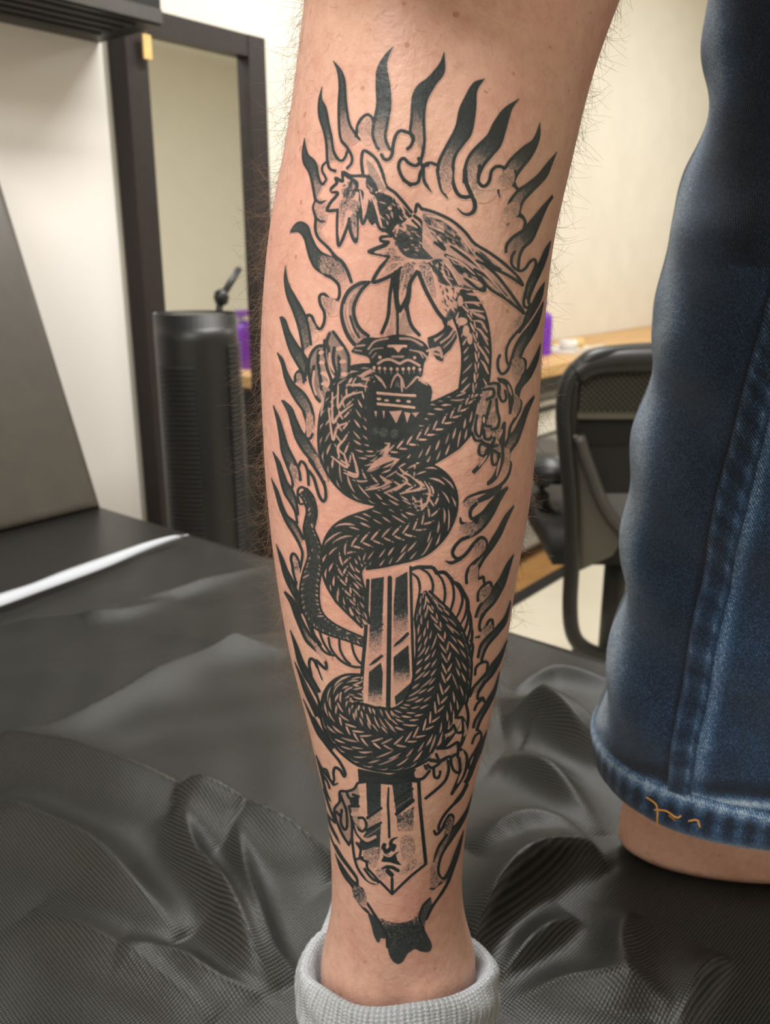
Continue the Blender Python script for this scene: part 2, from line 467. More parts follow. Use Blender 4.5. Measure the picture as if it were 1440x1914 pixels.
# depth of the section, and how far its middle lies from the shin axis
zb = np.array([1.62, 1.40, 1.25, 1.19, 1.12, 1.02, .93, .85, .78, .74, .70, .654])
bb = np.array([.105, .088, .068, .061, .062, .063, .056, .047, .038, .0345, .035, .034])
yb = np.array([.00, .00, .00, .002, -.002, -.005, .000, .004, .009, .012, .012, .012])
_, BBz = smooth1(zb, bb, .02); zz2, YBz = smooth1(zb, yb, .02)
def leg_surface(z, t):
    "z, t broadcast arrays; t = 0 faces the viewer side (back of the calf)"
    a = np.interp(z, ZZ, AA); c = np.interp(z, ZZ, CC); b = np.interp(z, zz2, BBz); yb_ = np.interp(z, zz2, YBz)
    s, co = np.sin(t), np.cos(t)
    back = np.clip(co, 0, 1)
    # tendon narrows the back of the ankle
    ank = np.exp(-((z - .80) / .075) ** 2)
    a2 = a * (1 - .16 * ank * back ** 2)
    x = c + a2 * s
    y = LEGY + yb_ - b * co
    # two calf heads with a soft groove, hollow of the knee
    calf = np.exp(-((z - 1.06) / .07) ** 2)
    y += calf * (.0035 * np.exp(-(s / .16) ** 2) - .002 * np.exp(-((np.abs(s) - .5) / .25) ** 2)) * (co > 0)
    knee = np.exp(-((z - 1.215) / .04) ** 2)
    y += knee * .016 * np.exp(-((s - .05) / .42) ** 2) * (co > 0)
    thigh = 1 / (1 + np.exp(-(z - 1.27) / .02))
    y -= thigh * .018 * np.clip(co, 0, 1)
    # ankle bones
    mal = np.exp(-((z - .725) / .018) ** 2)
    x += .0 * mal * s
    # dimple beside the tendon above the heel
    y += .0016 * np.exp(-((z - .735) / .014) ** 2 - ((s - .0) / .2) ** 2) * (co > 0)
    y -= .004 * np.exp(-((z - .722) / .02) ** 2 - ((s - .42) / .3) ** 2) * (co > 0)
    return np.stack([x, y, z + 0 * t], -1)
nr, nc = 560, 240
zz = np.linspace(1.62, .654, nr)[:, None]; tt = np.linspace(0, 2 * math.pi, nc, endpoint=False)[None, :]
LV = leg_surface(zz + 0 * tt, tt + 0 * zz).reshape(-1, 3)
LF = grid_faces(nr, nc, True)
# the other leg: inside the jeans, bare ankle and heel on the bed
JX, JY = .276, .55
def other_leg():
    prof = [(1.62, .070, .080, .0), (1.4, .066, .075, 0), (1.2, .062, .064, 0), (1.05, .06, .062, 0), (.9, .05, .052, 0), (.80, .043, .048, .002),
            (.75, .044, .046, .004), (.725, .052, .045, .012), (.705, .066, .045, .024), (.69, .085, .046, .04), (.675, .104, .047, .056), (.662, .112, .046, .064), (.654, .105, .040, .066)]
    P = catmull(np.array(prof), 8); t = np.linspace(0, 2 * math.pi, 96, endpoint=False)[None, :]
    low = np.clip((.80 - P[:, 0:1]) / .08, 0, 1)
    X = JX + .004 - .048 * low + P[:, 3:4] + P[:, 1:2] * np.sin(t); Y = JY + .045 - .012 * low - P[:, 3:4] * .2 - P[:, 2:3] * np.cos(t); Zz = np.repeat(P[:, 0:1], 96, 1)
    return np.stack([X, Y, Zz], -1).reshape(-1, 3), grid_faces(len(P), 96, True)
OV, OF = other_leg()
person = empty('person', (.13, LEGY, .652))
PI_ = -np.array(person.location)
# seat: the two legs meet above the frame in one continuous body
hp = catmull(np.array([(-.01, .385, 1.60), (.07, .42, 1.70), (.17, .46, 1.745), (.25, .50, 1.70), (.262, .52, 1.60)]), 8)
hv, hf, hc = tube_arrays(hp, np.interp(np.linspace(0, 1, len(hp)), [0, .5, 1], [.088, .125, .085]), 48, False)
BV = np.vstack([LV, OV, hv]); BF = np.vstack([LF, OF + len(LV), hf + len(LV) + len(OV)])
body = np_obj('body', BV + PI_, BF, M['skin'], person)
body['label'] = 'bare tattooed calf seen from behind, second leg under denim'
tag(person, 'person standing on the bed, one calf bare and tattooed, the other in jeans', 'person')

# ---- sock
m = NT('sock_knit'); uvn = m.n('ShaderNodeUVMap'); sp = m.n('ShaderNodeSeparateXYZ'); m.l(uvn.outputs[0], sp.inputs[0])
ribs = m.math('SINE', m.math('MULTIPLY', sp.outputs[0], 2 * math.pi / .0030))
zig = m.math('SINE', m.math('ADD', m.math('MULTIPLY', sp.outputs[1], 2 * math.pi / .0019), m.math('MULTIPLY', m.math('ABSOLUTE', ribs), 2.2)))
fz = m.noise(m.coord(), 700, 4, .7)
hh = m.math('ADD', m.math('ADD', m.math('MULTIPLY', ribs, .7), m.math('MULTIPLY', zig, .45)), m.math('MULTIPLY', fz, 3.2))
m.set(Base_Color=m.ramp(m.math('ADD', m.math('MULTIPLY', hh, .20), .20), [(.1, lin(118, 124, 132)), (.55, lin(168, 174, 182)), (.9, lin(205, 208, 212))]), Roughness=.95, Sheen_Weight=.4)
m.bump(hh, .7, .0012); M['sock'] = m.m
sp_ = at_y(740, 1838, LEGY); SZ = sp_.z
def prof_sock():
    # z, a, b, cy : inner fold, rim, slouched outside, foot
    c0 = np.interp(SZ, ZZ, CC)
    return c0, [(SZ - .030, .0425, .0345, .012), (SZ - .012, .0440, .0360, .012), (SZ - .002, .0462, .0375, .012), (SZ + .004, .0495, .0410, .012), (SZ + .003, .0535, .0450, .012),
                (SZ - .006, .0565, .0485, .012), (SZ - .016, .0560, .0500, .012), (SZ - .024, .0572, .0545, .013), (SZ - .034, .0550, .064, .016),
                (SZ - .042, .0530, .085, .038), (SZ - .054, .050, .112, .066), (SZ - .066, .048, .125, .08), (.6535, .043, .12, .08)]
c0, pr = prof_sock()
P = catmull(np.array(pr), 7); ns = 320
t = np.linspace(0, 2 * math.pi, ns, endpoint=False)[None, :]
wob = 1 + .018 * np.sin(3 * t + 1) + .012 * np.sin(7 * t + P[:, 0:1] * 300) + .006 * np.sin(76 * t) * np.clip((P[:, 1:2] - .046) * 150, 0, 1)
SX_ = c0 + P[:, 1:2] * wob * np.sin(t); SY_ = LEGY + P[:, 3:4] - P[:, 2:3] * wob * np.cos(t)
SZ_ = np.repeat(P[:, 0:1], ns, 1) + .0025 * np.sin(2 * t + .6) + .0012 * np.sin(5 * t)
SZ_ = SZ_ + .011 * np.cos(t) * np.clip((P[:, 0:1] - .66) / .06, 0, 1)
SZ_ = np.maximum(SZ_, .6533)
sock = np_obj('sock', np.stack([SX_, SY_, SZ_], -1).reshape(-1, 3) + PI_, grid_faces(len(P), ns, True), M['sock'], person)
arc = np.concatenate([[0], np.cumsum(np.hypot(np.diff(P[:, 0]), np.diff(P[:, 1])))])
U = np.repeat((t * .055), len(P), 0).ravel(); Vv = np.repeat(arc[:, None], ns, 1).ravel()
def set_uv(o, U, Vv):
    me = o.data; uvl = me.uv_layers.new(name='UVMap'); li = np.empty(len(me.loops), dtype=np.int32); me.loops.foreach_get('vertex_index', li)
    uvl.data.foreach_set('uv', np.stack([U[li], Vv[li]], -1).astype(np.float32).ravel())
set_uv(sock, U, Vv)
# unseen rolled denim cuff above the frame, added to shade the knee hollow
zc = np.array([1.245, 1.238, 1.245, 1.27, 1.30, 1.335, 1.36, 1.37, 1.365]) - .030; rc = np.array([.0, .012, .024, .030, .027, .031, .026, .012, .0])
P = catmull(np.stack([zc, rc], -1), 5); t = np.linspace(0, 2 * math.pi, 120, endpoint=False)[None, :]
ca = np.interp(P[:, 0:1], ZZ, AA) + P[:, 1:2] * .3 + .003; cb = np.interp(P[:, 0:1], zz2, BBz) + P[:, 1:2] * 1.5 + .006
cuff = np.stack([np.interp(P[:, 0:1], ZZ, CC) + ca * np.sin(t) * (1 + .02 * np.sin(5 * t)), LEGY - cb * np.cos(t) * (1 + .02 * np.sin(4 * t + 1)), np.repeat(P[:, 0:1], 120, 1)], -1)
sock['label'] = 'pale grey knitted sock slouched around the ankle'

# ---- jeans
m = NT('denim'); uvn = m.n('ShaderNodeUVMap'); sp = m.n('ShaderNodeSeparateXYZ'); m.l(uvn.outputs[0], sp.inputs[0])
oc = m.coord()
tw = m.math('SINE', m.math('MULTIPLY', m.math('ADD', sp.outputs[0], m.math('MULTIPLY', sp.outputs[1], .55)), 2 * math.pi / .0014))
fn = m.noise(oc, 1100, 3, .6); bl = m.noise(oc, 22, 4, .6); big = m.noise(oc, 7, 3)
at = m.n('ShaderNodeAttribute', attribute_name='wear')
lum = m.math('ADD', m.math('ADD', m.math('MULTIPLY', tw, .10), m.math('MULTIPLY', fn, .85)), m.math('ADD', m.math('MULTIPLY', bl, .22), m.math('MULTIPLY', at.outputs['Fac'], .42)))
cc = m.ramp(lum, [(.36, lin(10, 14, 22)), (.58, lin(26, 44, 68)), (.80, lin(66, 100, 140)), (1.0, lin(180, 197, 212))])
m.set(Base_Color=cc, Roughness=.9, Sheen_Weight=.2, Specular_IOR_Level=.25)
m.bump(m.math('ADD', m.math('MULTIPLY', tw, .5), fn), .5, .0005); M['denim'] = m.m
JEDGE = [(-60, 1330), (0, 1332), (90, 1333), (150, 1337), (185, 1331), (240, 1310), (300, 1288), (380, 1272), (430, 1258), (470, 1253), (540, 1248), (600, 1241), (650, 1226),
         (700, 1217), (780, 1204), (820, 1197), (900, 1191), (960, 1180), (1000, 1173), (1060, 1165), (1130, 1159), (1250, 1141), (1340, 1126), (1390, 1116), (1420, 1110), (1450, 1111), (1475, 1117)]
jz, jl = [], []
for y, x in JEDGE:
    p = at_y(x, y, JY); jz.append(p.z); jl.append(p.x)
HEMZ = at_y(1400, 1588, JY - .09).z
jz = np.array([1.62, 1.45] + jz + [HEMZ]); jl = np.array([jl[0] + .015, jl[0] + .01] + jl + [jl[-1] + .004])
zj, lj = smooth1(jz, jl, .0035)
nj, njc = 420, 300
zz = np.linspace(1.62, HEMZ, nj)[:, None]; tt = np.linspace(0, 2 * math.pi, njc, endpoint=False)[None, :]
left = np.interp(zz, zj, lj)
def jeans_surface(zz, tt, grow=0.0):
    left = np.interp(zz, zj, lj); left0 = np.interp(zz, [HEMZ, 1.3, 1.62], [.150, .172, .185])
    cxj = JX + .01
    a = np.where(np.sin(tt) < 0, cxj - left, .098 + .0 * zz) * .985
    b = .098 + .0 * zz
    fold = .0035 * np.sin(zz * 46 + 2.2 * np.sin(tt * 1.5 + .6)) * (.4 + .6 * np.exp(-((np.mod(tt, 2 * math.pi) - 5.2) / .7) ** 2))
    fold = fold + .0022 * np.sin(zz * 83 + tt * 3.1) + .0018 * np.sin(tt * 5 + zz * 17)
    cuff = np.exp(-((zz - HEMZ - .03) / .02) ** 2) * .002
    r = 1 + (fold + cuff + grow) / .095
    X = cxj + a * r * np.sin(tt); Y = JY - b * r * np.cos(tt)
    return np.stack([X, Y, zz + .0035 * np.sin(tt * 2 + 1) * np.clip(1 - (zz - HEMZ) / .06, 0, 1)], -1)
JV = jeans_surface(zz + 0 * tt, tt + 0 * zz)
inner = JV[::-1].copy(); ctr = np.array([JX + .01, JY, 0])
inner[..., :2] = ctr[:2] + (inner[..., :2] - ctr[:2]) * .965
JA = np.concatenate([JV, inner], 0)
jeans = np_obj('jeans', JA.reshape(-1, 3) + PI_, grid_faces(2 * nj, njc, True), M['denim'], person)
jx, jy, _ = project(JV)
arcs = tt * .098 + 0 * zz
U = np.concatenate([arcs, arcs[::-1]]).ravel(); Vv = np.concatenate([zz + 0 * tt, (zz + 0 * tt)[::-1]]).ravel()
set_uv(jeans, U, Vv)
def sdist_px(pl):
    return seg_dist(jx, jy, [tuple(p) for p in pl])
SEAM_L = catmull([(1452, 500), (1420, 620), (1398, 700), (1368, 820), (1342, 930), (1318, 1040), (1292, 1190), (1268, 1330), (1246, 1460), (1233, 1556)], 5)
SEAM_R = catmull([(1500, 560), (1470, 680), (1445, 760), (1415, 880), (1390, 980), (1366, 1090), (1342, 1210), (1316, 1350), (1296, 1460), (1280, 1565)], 5)
HEM_T = catmull([(1108, 1395), (1118, 1412), (1140, 1440), (1180, 1458), (1232, 1470), (1290, 1495), (1360, 1500), (1450, 1507)], 5)
wear = np.zeros_like(jx)
front = np.cos(tt + 0 * zz) > -.25
edge_d = jx - np.interp(jy, [e[0] for e in JEDGE], [e[1] for e in JEDGE])
wear += .55 * np.exp(-(edge_d / 26) ** 2) + .25 * np.exp(-(edge_d / 70) ** 2)
DT, _, _ = sdist_px(HEM_T); wear += .95 * np.exp(-(DT / 10) ** 2) - .3 * np.exp(-((DT - 28) / 12) ** 2)
DR, sgR, _ = sdist_px(SEAM_R); wear += .5 * np.exp(-((DR - 8) / 16) ** 2) * (jx > 1200)
DL, sgL, _ = sdist_px(SEAM_L); wear -= .35 * np.exp(-(DL / 7) ** 2)
wear += .35 * np.exp(-((zz - HEMZ) / .004) ** 2)
wear -= .25 * np.exp(-((jx - 1400) / 60) ** 2) * (jy < 500)
wear = wear * front
wa = jeans.data.attributes.new('wear', 'FLOAT', 'POINT')
wa.data.foreach_set('value', np.concatenate([wear, np.zeros_like(wear)]).astype(np.float32).ravel())
jeans['label'] = 'faded blue denim trouser leg'
rc_ = np_obj('knee_shade_cuff', cuff.reshape(-1, 3) + PI_, grid_faces(cuff.shape[0], 120, True), M['denim'], person)  # out of view, added and shaped to cast shade below it
set_uv(rc_, cuff[..., 0].ravel(), cuff[..., 2].ravel())
# welted side seam: a raised double band that follows the cloth
def on_jeans(px, py, grow=0.0):
    d = (jx - px) ** 2 + (jy - py) ** 2 + np.where(np.cos(tt + 0 * zz) > 0, 0, 1e9)
    i, j = np.unravel_index(np.argmin(d), d.shape)
    return zz[i, 0], tt[0, j]
def seam_rows(plL, plR, grow, k=5):
    n = 70
    L_ = np.array([plL[int(round(v))] for v in np.linspace(0, len(plL) - 1, n)]); R_ = np.array([plR[int(round(v))] for v in np.linspace(0, len(plR) - 1, n)])
    q = np.array([on_jeans(*p) for p in L_]); w_ = np.array([on_jeans(*p) for p in R_])
    kk = np.ones(7) / 7
    sm = lambda v: np.convolve(np.pad(v, 3, mode='edge'), kk, 'valid')
    q[:, 1] = sm(q[:, 1]); w_[:, 1] = sm(w_[:, 1]); q[:, 0] = sm(q[:, 0]); w_[:, 0] = sm(w_[:, 0])
    rows = []
    for s in np.linspace(0, 1, k):
        g = grow * (1 if 0 < s < 1 else .05)
        rows.append(jeans_surface((q[:, 0] * (1 - s) + w_[:, 0] * s)[:, None], (q[:, 1] * (1 - s) + w_[:, 1] * s)[:, None], g)[:, 0])
    return np.array(rows)
vis = lambda pl: [p for p in pl if p[0] < 1475]
nL = len(SEAM_L)
R5 = seam_rows(SEAM_L, SEAM_R, .0016, 7)
seam = np_obj('seam', R5.reshape(-1, 3) + PI_, grid_faces(7, R5.shape[1]), M['denim'], jeans)
wq = np.zeros((7, R5.shape[1])); wq[1] = .25; wq[5] = .3; wq[3] = -.05
wq += .22 * np.sin(np.arange(R5.shape[1]) * 1.9)[None, :] * np.array([0, 1, .6, .4, .6, 1, 0])[:, None]
seam.data.attributes.new('wear', 'FLOAT', 'POINT').data.foreach_set('value', wq.astype(np.float32).ravel())
set_uv(seam, R5[..., 0].ravel() * .98, R5[..., 2].ravel())
HEM_B = catmull([(1122, 1478), (1140, 1500), (1180, 1535), (1232, 1556), (1290, 1572), (1360, 1580), (1450, 1583)], 5)
# turned-up hem band, all the way round
zh = np.linspace(HEMZ - .002, HEMZ + .028, 9)[:, None]; th = np.linspace(0, 2 * math.pi, 300, endpoint=False)[None, :]
gr = np.array([.0, .0022, .0026, .0024, .0022, .0024, .0026, .0022, -.0004])[:, None]
HV = jeans_surface(zh + 0 * th, th + 0 * zh, gr)
hem = np_obj('hem', HV.reshape(-1, 3) + PI_, grid_faces(9, 300, True), M['denim'], jeans)
wq = np.array([.7, .25, .0, .05, -.1, .1, .45, .75, .3])[:, None] + .28 * np.sin(th * 61) * np.array([0, .3, .8, 1, .8, 1, .6, .3, 0])[:, None]
hem.data.attributes.new('wear', 'FLOAT', 'POINT').data.foreach_set('value', wq.astype(np.float32).ravel())
set_uv(hem, (th * .1 + 0 * zh).ravel(), (zh + 0 * th).ravel())
M['thread'] = plain('orange_thread', lin(196, 142, 72), .8, .2, 200)
for k, pl in enumerate([[(1222, 1488), (1238, 1496), (1240, 1510)], [(1236, 1508), (1256, 1514), (1270, 1524), (1282, 1520)], [(1258, 1516), (1276, 1528), (1262, 1522)],
                        [(1296, 1530), (1312, 1527), (1314, 1540)], [(1240, 1510), (1237, 1535), (1234, 1550)]]):
    pts = []
    for x, y in pl:
        zq, tq = on_jeans(x, y); pts.append(tuple(jeans_surface(np.array(zq), np.array(tq), .0042) + PI_))
    tube('loose_thread', pts, .0006, M['thread'], jeans, 6, smooth_path=5)

# ================================================================== TATTOO (ink drawn stroke by stroke, then laid on the skin)
X0, Y0, CW, CH = 470, 70, 600, 1770
INK = np.zeros((CH, CW), np.float32); LAY = np.zeros((CH, CW), np.int8)
NOI = rng.random((CH, CW)).astype(np.float32)
NB = (NOI + np.roll(NOI, 1, 0) + np.roll(NOI, 1, 1) + np.roll(NOI, (1, 1), (0, 1))) / 4
layer = 1
KT = 260 / 1440
TILES = dict(A=(540, 80), B=(790, 80), C=(540, 270), D=(790, 300), L=(500, 400), S=(680, 440), E=(790, 500), M=(490, 640), U=(640, 600), F=(780, 660),
             N=(500, 860), T=(640, 820), G=(760, 860), O=(510, 1060), H=(740, 1040), Q=(540, 1240), I=(740, 1240), R=(570, 1420), J=(720, 1420), K=(600, 1580), P=(0, 0))
def pts_of(tile, s):
    v = np.array([[float(c) for c in w.split(',')] for w in s.split()])
    return v if tile == 'P' else v * KT + np.array(TILES[tile])
def window(P, pad):
    x0 = max(int(P[:, 0].min() - pad) - X0, 0); x1 = min(int(P[:, 0].max() + pad) + 2 - X0, CW)
    y0 = max(int(P[:, 1].min() - pad) - Y0, 0); y1 = min(int(P[:, 1].max() + pad) + 2 - Y0, CH)
    if x1 <= x0 or y1 <= y0: return None
    yy, xx = np.mgrid[y0:y1, x0:x1]
    return slice(y0, y1), slice(x0, x1), xx + X0 + .5, yy + Y0 + .5
def put(sy, sx, cov, val, lay=True):
    a = INK[sy, sx]; INK[sy, sx] = a * (1 - cov) + val * cov
    if lay: LAY[sy, sx] = np.where(cov > .25, layer, LAY[sy, sx])
def stroke_px(P, w, val=.95, w0=None, w1=None, soft=1.0):
    P = np.asarray(P, float); n = len(P); L = np.linspace(0, 1, n)
    wa = np.interp(L, [0, .35, .65, 1], [w if w0 is None else w0, w, w, w if w1 is None else w1]) / 2
    win = window(P, w + 3)
    if win is None: return
    sy, sx, X, Y = win
    best = np.full(X.shape, -1e9)
    for i in range(n - 1):
        ax, ay = P[i]; bx, by = P[i + 1]; dx, dy = bx - ax, by - ay; L2 = dx * dx + dy * dy + 1e-9
        t = np.clip(((X - ax) * dx + (Y - ay) * dy) / L2, 0, 1)
        d = np.hypot(X - ax - t * dx, Y - ay - t * dy)
        best = np.maximum(best, wa[i] * (1 - t) + wa[i + 1] * t - d)
    put(sy, sx, np.clip(best / soft + .5, 0, 1), val)
def inside(X, Y, P):
    r = np.zeros(X.shape, bool); n = len(P)
    for i in range(n):
        ax, ay = P[i]; bx, by = P[(i + 1) % n]
        if ay == by: continue
        c = (ay > Y) != (by > Y)
        r ^= c & (X < (bx - ax) * (Y - ay) / (by - ay) + ax)
    return r
def fill_px(P, val, grad=None, stip=.35):
    P = np.asarray(P, float); win = window(P, 2)
    if win is None: return
    sy, sx, X, Y = win
    cov = sum(inside(X + ox, Y + oy, P).astype(np.float32) for ox in (-.3, .3) for oy in (-.3, .3)) / 4
    v = np.full(X.shape, val, np.float32)
    if grad is not None:
        (p0, v0, p1, v1) = grad; d = np.array(p1, float) - np.array(p0, float)
        t = np.clip(((X - p0[0]) * d[0] + (Y - p0[1]) * d[1]) / (d @ d), 0, 1)
        t = np.clip((t - .42) / .58, 0, 1); t = t * t * (3 - 2 * t); v = v0 * (1 - t) + v1 * t
    nb = NB[sy, sx]
    v = np.clip(v + (nb - .5) * 2.2 * stip * v * (1 - v) * 2, 0, 1)
    put(sy, sx, cov, v)
def S(tile, s, w=4.6, v=.95, a=None, b=None, n=6):
    P = catmull(pts_of(tile, s), n); k = 1.14 if v > .8 else 1.0; stroke_px(P, w * k, v, a, b)
def FL(tile, ls, rs, v0=.86, v1=.38, w=4.4):
    v1 = v1 + .08
    "a lick of flame: left and right outline, both from the tip to the base"
    Lp, Rp = catmull(pts_of(tile, ls), 6), catmull(pts_of(tile, rs), 6)
    base = (Lp[-1] + Rp[-1]) / 2
    fill_px(np.vstack([Lp, Rp[::-1]]), v0, (Lp[0], v0, base, v1))
    w *= 1.12; stroke_px(Lp, w, .95, 1.4, w); stroke_px(Rp, w, .95, 1.4, w)
def SH(tile, s, v0, v1, g, stip=.9):
    "soft stippled shade inside a region, g = from,to"
    P = catmull(pts_of(tile, s), 5, True); q = pts_of(tile, g)
    fill_px(P, v0, (q[0], v0, q[1], v1), stip)
def PF(tile, s, v, smooth=False):
    P = pts_of(tile, s)
    fill_px(catmull(P, 5, True) if smooth else P, v, None, .25)

# ------------------------------------------------ layer 1: flames
SH('C', '270,560 380,600 390,780 330,900 480,1120 640,1400 560,1420 420,1100 290,900 265,700', .32, .10, '260,560 640,1000')
FL('C', '165,-62 145,80 160,190 215,290 245,400 270,540 280,590', '165,-62 180,40 205,115 255,160 290,220 305,310 330,390 360,415', .84, .45)
S('C', '355,415 388,370 380,335 350,280 352,225 385,190 412,192', 4.2); S('C', '405,190 415,235 445,268 485,270', 4)
S('C', '278,575 255,640 260,690 280,760 278,880 310,970 400,1060 480,1150 560,1230 620,1340 642,1425', 5, .93, 3.5, 6)
S('C', '280,570 325,603 388,583', 4.4, .9, None, 2); S('C', '285,765 330,795 382,800', 4.4, .9, None, 2)
FL('A', '345,460 315,600 320,760 370,930 392,1060 400,1240', '345,460 342,580 385,680 420,860 445,970 470,1130 520,1210', .82, .40)
S('A', '470,1130 510,1205 555,1222 590,1180 600,1150'); S('A', '400,1220 425,1300 480,1332', 4.6)
FL('A', '465,190 510,300 530,450 520,650 525,900 550,1020 610,1090', '465,190 540,280 580,400 595,620 630,830 690,940 735,1000', .80, .22)
S('A', '550,1020 610,1090 655,1180 650,1250 608,1297', 5); S('A', '600,1150 612,1120', 5)
S('A', '700,965 718,850 765,775 820,745 868,785 885,860', 5.4)
SH('A', '720,900 770,800 850,800 870,1000 800,1050', .28, .08, '800,800 800,1050')
FL('A', '1080,45 1000,130 925,270 915,450 920,640 882,830 872,960 905,1065 932,1102', '1080,45 1025,160 1010,260 1040,450 1050,650 1020,850 1002,980 1040,1090 1065,1112', .93, .34, 5)
S('A', '962,1160 990,1205 1040,1205 1072,1150 1082,1060 1110,960 1160,912 1240,932', 6)
FL('B', '225,100 180,220 60,370 -40,450 -95,560 -112,780 -125,930 -90,1010', '225,100 225,300 140,420 70,530 30,640 15,800 22,1000 10,1140', .93, .32, 5)
S('A', '1232,1098 1270,1060 1290,985 1255,935', 6); S('A', '1400,1080 1370,1210 1320,1272 1250,1250 1190,1198 1150,1230 1140,1300 1180,1400 1260,1475', 6)
S('C', '1190,370 1270,412 1340,390 1362,300 1400,230 1440,215', 6)
S('D', '-40,-20 5,80 15,200 50,270 92,325', 6, .9, None, 2.5); S('D', '5,100 25,45 80,25 140,45 165,60', 5.5)
FL('B', '640,375 530,420 450,560 390,700 350,880 250,1070 180,1210 160,1300 172,1420', '640,375 560,500 545,680 500,930 420,1050 350,1150 320,1250 310,1420', .93, .36, 5.4)
S('D', '158,100 175,200 205,310 262,395', 7, .92, None, 2.5); S('D', '318,80 310,180 335,290 380,360 445,382 490,372', 6.5)
SH('D', '180,80 300,80 300,250 240,340 200,280', .42, .12, '240,80 240,350')
FL('B', '1000,580 850,680 750,820 680,960 560,1080 480,1180 440,1300 428,1440', '1000,580 920,690 860,880 800,1060 720,1160 640,1260 590,1360 575,1440', .92, .34, 5.4)
S('D', '440,100 450,220 495,330 535,420 540,500 500,550 430,555 365,500', 7.5, .92, None, 2.5)
S('D', '590,60 565,160 590,240 640,268 690,215 715,110 775,62 850,85 845,160 830,192', 6)
SH('D', '480,60 570,60 560,180 600,300 780,280 700,420 580,420 520,330', .40, .03, '520,60 650,430')
FL('B', '1215,830 1150,1000 1040,1090 920,1200 860,1290 830,1380', '1215,830 1205,980 1130,1160 1000,1330 940,1440', .90, .36, 5)
S('D', '960,110 940,190 962,262', 4.5); S('D', '800,380 785,310 830,250 900,235 970,280 990,320', 5.6, .93, 2.5)
SH('D', '860,90 950,120 930,250 780,300 760,220', .36, .06, '900,110 760,280')
FL('D', '1390,-88 1290,30 1200,150 1080,250 990,310 905,420 885,492', '1390,-88 1340,20 1270,170 1130,320 1040,420 1000,530', .95, .32, 5)
S('D', '1010,500 1000,540 1040,590 1062,640 1050,700', 5.2); S('D', '878,668 920,600 980,572 1035,585', 5.4, .93, 2.5)
SH('D', '900,440 1000,450 990,560 880,650 820,560', .30, .03, '960,440 830,620')
FL('D', '1345,355 1240,480 1130,620 1040,720 940,790 872,870 862,945', '1352,380 1290,470 1210,640 1130,820 1040,910 1000,1010 990,1120', .95, .24, 5.2)
S('D', '952,945 920,1010 930,1090 1000,1142 1060,1120 1110,1050 1158,1025 1172,1080 1140,1165', 5)
FL('D', '1325,830 1270,920 1210,1060 1130,1180 1080,1290 1060,1420', '1328,840 1290,980 1230,1130 1160,1280 1110,1400 1095,1470', .93, .5, 4.6)
S('E', '1065,250 1045,350 1055,405 1095,412 1112,380', 5); S('E', '1150,180 1100,290 1098,370', 4.4)
FL('E', '1262,150 1190,260 1140,370 1080,470 1050,560 980,660 900,760', '1262,155 1230,300 1150,460 1075,570 1000,670', .90, .55, 4.6)
S('E', '980,660 905,760 868,850 868,950 890,1005 925,985', 4.6); SH('E', '900,620 1030,480 1040,560 960,660', .35, .02, '1040,520 890,640')
FL('E', '1250,350 1190,470 1120,590 1030,700 960,820 920,950', '1252,370 1200,560 1120,720 1040,850 1000,970', .90, .48, 4.8)
S('E', '925,930 880,1060 820,1102 782,1045 780,960 800,910', 5); S('E', '1040,850 1000,970 965,1060 948,1135', 4.4, .92, None, 1.6)
S('E', '955,1120 985,1030 1030,948 1064,972 1058,1070', 4.6); SH('E', '930,950 1040,950 1050,1080 980,1180 930,1080', .40, .22, '1000,940 960,1180')
FL('E', '1222,790 1160,930 1100,1050 1050,1100 1010,1180 970,1260 985,1380', '1222,800 1190,960 1110,1130 1020,1240 990,1340 1000,1400', .94, .52, 4.6)
S('F', '1020,380 1040,470 1072,505 1060,590 1010,680 962,770 945,880', 4.8); S('F', '1050,410 1030,520 1020,610', 4.4, .92, None, 2); SH('F', '1000,420 1070,500 1050,600 1000,660', .40, .1, '1040,480 1000,680')
FL('F', '1212,435 1130,540 1080,660 1010,800 950,870 910,960 903,1000', '1214,455 1140,620 1080,790 1030,920 960,1020 945,1090', .95, .40, 4.8)
S('F', '950,1050 945,1110 965,1150 942,1260 880,1350 780,1412 640,1445', 5.4); SH('F', '900,980 960,1020 950,1200 890,1300 870,1150', .30, .10, '940,980 890,1280')
S('G', '960,270 860,312 720,350 630,390 592,435', 5, .93, 5, 3); PF('G', '900,300 1000,270 960,330 860,400 740,450 720,400', .86)
SH('G', '600,430 720,390 730,450 660,540 600,560', .5, .1, '740,400 610,560')
FL('G', '1045,270 970,330 880,430 790,540 700,600', '1052,290 960,430 890,560 800,690 700,770 580,820', .95, .40, 5.2)
S('G', '720,455 675,500 658,560 680,608 740,600', 6); S('G', '558,600 570,650 640,662 730,640', 6, .95, 4); SH('G', '540,690 700,640 700,760 580,830', .5, .05, '720,660 520,760')
S('G', '640,795 560,830 495,905 478,970 520,1018 580,1000 640,940 700,860 770,800 822,835 820,900', 6); S('G', '408,1045 470,1062 560,1022', 6, .9, 2.5)
FL('G', '1108,468 1020,580 950,720 870,850 830,930 740,1020 650,1120', '1112,480 1040,620 970,770 890,900 800,1020 750,1110', .93, .36, 5)
SH('G', '700,880 800,820 820,900 740,1010 700,1000', .45, .15, '800,830 690,1000'); S('G', '740,1020 650,1110 620,1190 622,1270', 5.2); S('G', '760,1080 735,1150 745,1225 792,1208 802,1262', 5)
SH('G', '660,1100 740,1100 740,1240 790,1280 660,1260', .34, .06, '740,1090 660,1290')
FL('H', '1218,-22 1150,80 1080,230 1000,340 930,430 860,530 828,622', '1220,-20 1170,140 1110,310 1020,470 930,570 880,650', .94, .32, 5)
